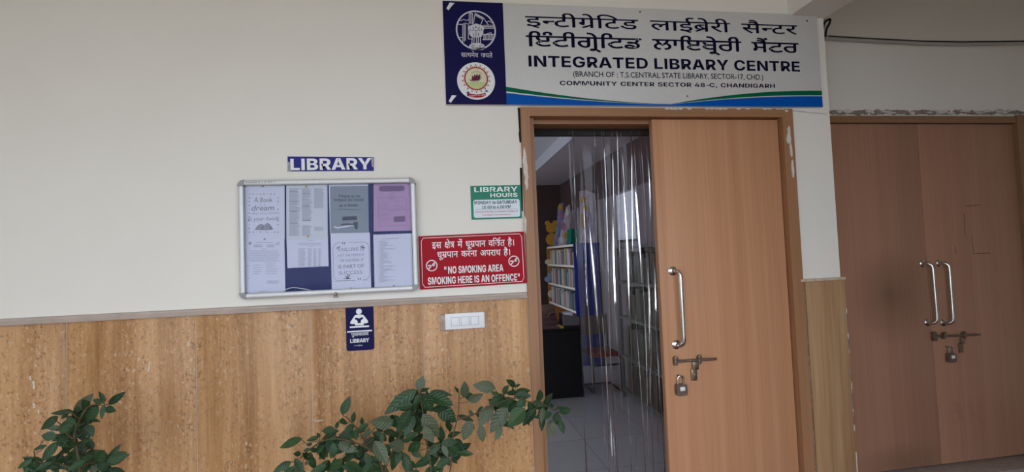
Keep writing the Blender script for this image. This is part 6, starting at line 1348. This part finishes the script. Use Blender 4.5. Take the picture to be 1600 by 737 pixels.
A4 = [(560,365,612,243,.5), (630,415,640,345,.45), (575,430,562,385,.8), (690,428,690,380,.5), (520,458,537,403,.3), (300,520,148,577,.42), (515,460,425,470,.6), (640,430,570,482,.62), (405,512,328,535,.5), (412,515,400,480,.55), (365,555,325,560,.55), (355,590,305,600,.5), (293,620,243,618,.6), (335,640,368,620,.5), (340,660,320,695,.5,'u'), (230,670,112,740,.5), (250,650,310,740,.4), (410,555,450,660,.55), (440,560,395,620,.5), (500,545,510,640,.5), (530,550,665,605,.5,'u'), (732,425,655,470,.6), (740,450,715,505,.6), (895,420,742,410,.58,'u'), (635,465,655,530,.55), (762,505,690,600,.5,'u'), (770,535,858,690,.5,'u'), (962,580,868,550,.65,'u'), (1045,200,833,362,.38), (1055,205,955,285,.5), (905,375,855,392,.6,'d'), (930,588,878,730,.55), (965,630,985,745,.5), (560,650,478,735,.55), (600,670,690,735,.5), (450,530,395,610,.5), (350,650,305,615,.5), (830,470,915,490,.5,'d'), (905,365,935,475,.5), (1000,330,980,515,.45), (480,500,430,540,.6,'d'), (560,530,610,560,.7,'d'), (700,560,640,650,.7,'d'), (640,640,720,620,.8,'d'), (800,700,870,745,.5), (740,680,690,745,.5), (400,600,350,590,.5), (300,680,290,745,.5), (820,480,815,560,.4), (780,440,830,475,.5,'d'), (520,480,470,540,.6,'d'), (590,480,560,540,.5,'d'), (610,500,600,570,.5), (460,480,540,470,.5,'d')]
B4 = [(140,205,172,112,.75,'u'), (140,215,20,275,.62), (160,222,108,312,.45), (165,225,232,347,.62), (200,230,372,300,.5,'d'), (215,215,362,235,.3,'d'), (150,215,215,190,.45), (265,310,388,415,.62,'d'), (330,400,347,478,.5,'d'), (168,358,277,517,.5,'u'), (175,440,240,548,.55,'u'), (115,370,48,512,.45), (95,335,-5,485,.5), (105,300,-5,315,.5), (130,330,130,395,.4), (402,222,375,180,.4), (440,250,442,152,.5,'u'), (438,235,515,258,.6,'d'), (465,278,562,230,.5,'u'), (642,190,495,172,.55,'u'), (662,240,613,215,.55), (690,232,727,172,.6), (775,180,712,138,.45,'d'), (772,182,803,168,.5,'d'), (762,232,752,190,.4), (620,300,533,445,.52,'u'), (720,310,605,485,.52,'u'), (835,325,722,440,.72), (905,330,818,437,.55), (770,240,875,240,.6), (702,240,600,292,.55), (762,262,640,312,.5), (835,258,780,325,.65), (880,285,965,300,.5), (855,280,890,372,.5), (928,278,930,203,.5), (1010,325,1002,288,.55), (1058,342,1137,330,.62), (1022,358,1062,435,.75), (1005,400,980,512,.45,'u'), (1015,415,1020,505,.45,'u'), (1062,400,1087,492,.5), (952,312,940,425,.35,'u'), (482,400,432,532,.6,'u'), (543,430,562,545,.55,'u'), (682,440,640,532,.5,'u'), (492,370,470,332,.6), (530,382,525,335,.5), (392,370,505,405,.3,'d'), (490,470,500,425,.6,'d'), (280,545,212,622,.6), (290,548,400,542,.5), (290,542,285,438,.5,'d'), (298,548,332,645,.42,'u'), (325,560,420,622,.6), (380,520,437,592,.5,'d'), (330,505,415,478,.4,'d'), (152,542,72,605,.65), (92,600,165,642,.5), (30,590,-5,692,.55), (40,610,90,742,.45), (232,645,108,702,.5,'d'), (255,705,342,650,.6), (180,745,282,708,.6), (350,642,397,682,.5,'d'), (940,300,900,330,.5), (1030,330,1080,310,.4), (690,270,650,330,.5,'d'), (740,300,760,380,.5,'d'), (560,310,520,350,.4,'d'), (180,300,250,270,.5,'d'), (60,250,0,330,.5), (70,400,20,440,.5)]
MID = conv(crop(400, 560, 4.165), A4) + conv(crop(620, 560, 4.164), B4)
shrub('wide leafy potted shrub spreading across the wall up to the door frame', P(610, 900, 2.12).x, 2.12, MID,
      [(((672, 745), (668, 700), (664, 670), (660, 640), (655, 612)), .005, .002, -.03), (((700, 745), (706, 690), (715, 650), (717, 620), (716, 606)), .004, .0016, 0), (((715, 655), (745, 645), (775, 632), (800, 622), (830, 628), (850, 632), (872, 643)), .0035, .0014, -.04), (((600, 745), (590, 715), (575, 700), (545, 688), (520, 685), (500, 690)), .006, .002, -.05), (((575, 700), (560, 672), (550, 660), (540, 650)), .003, .0015, 0), (((600, 745), (615, 700), (625, 680), (632, 662), (650, 640)), .005, .002, -.02), (((668, 700), (690, 692), (705, 686)), .003, .0015, 0), (((500, 690), (480, 705), (465, 722)), .003, .0015, 0), (((505, 688), (490, 690), (480, 693)), .002, .001, 0)],
      [(545, 712, 48, 36), (655, 640, 22, 22), (600, 715, 60, 34), (695, 705, 26, 20), (645, 672, 22, 14), (800, 640, 34, 18), (490, 735, 40, 14), (860, 640, 16, 6)], 2, .2)
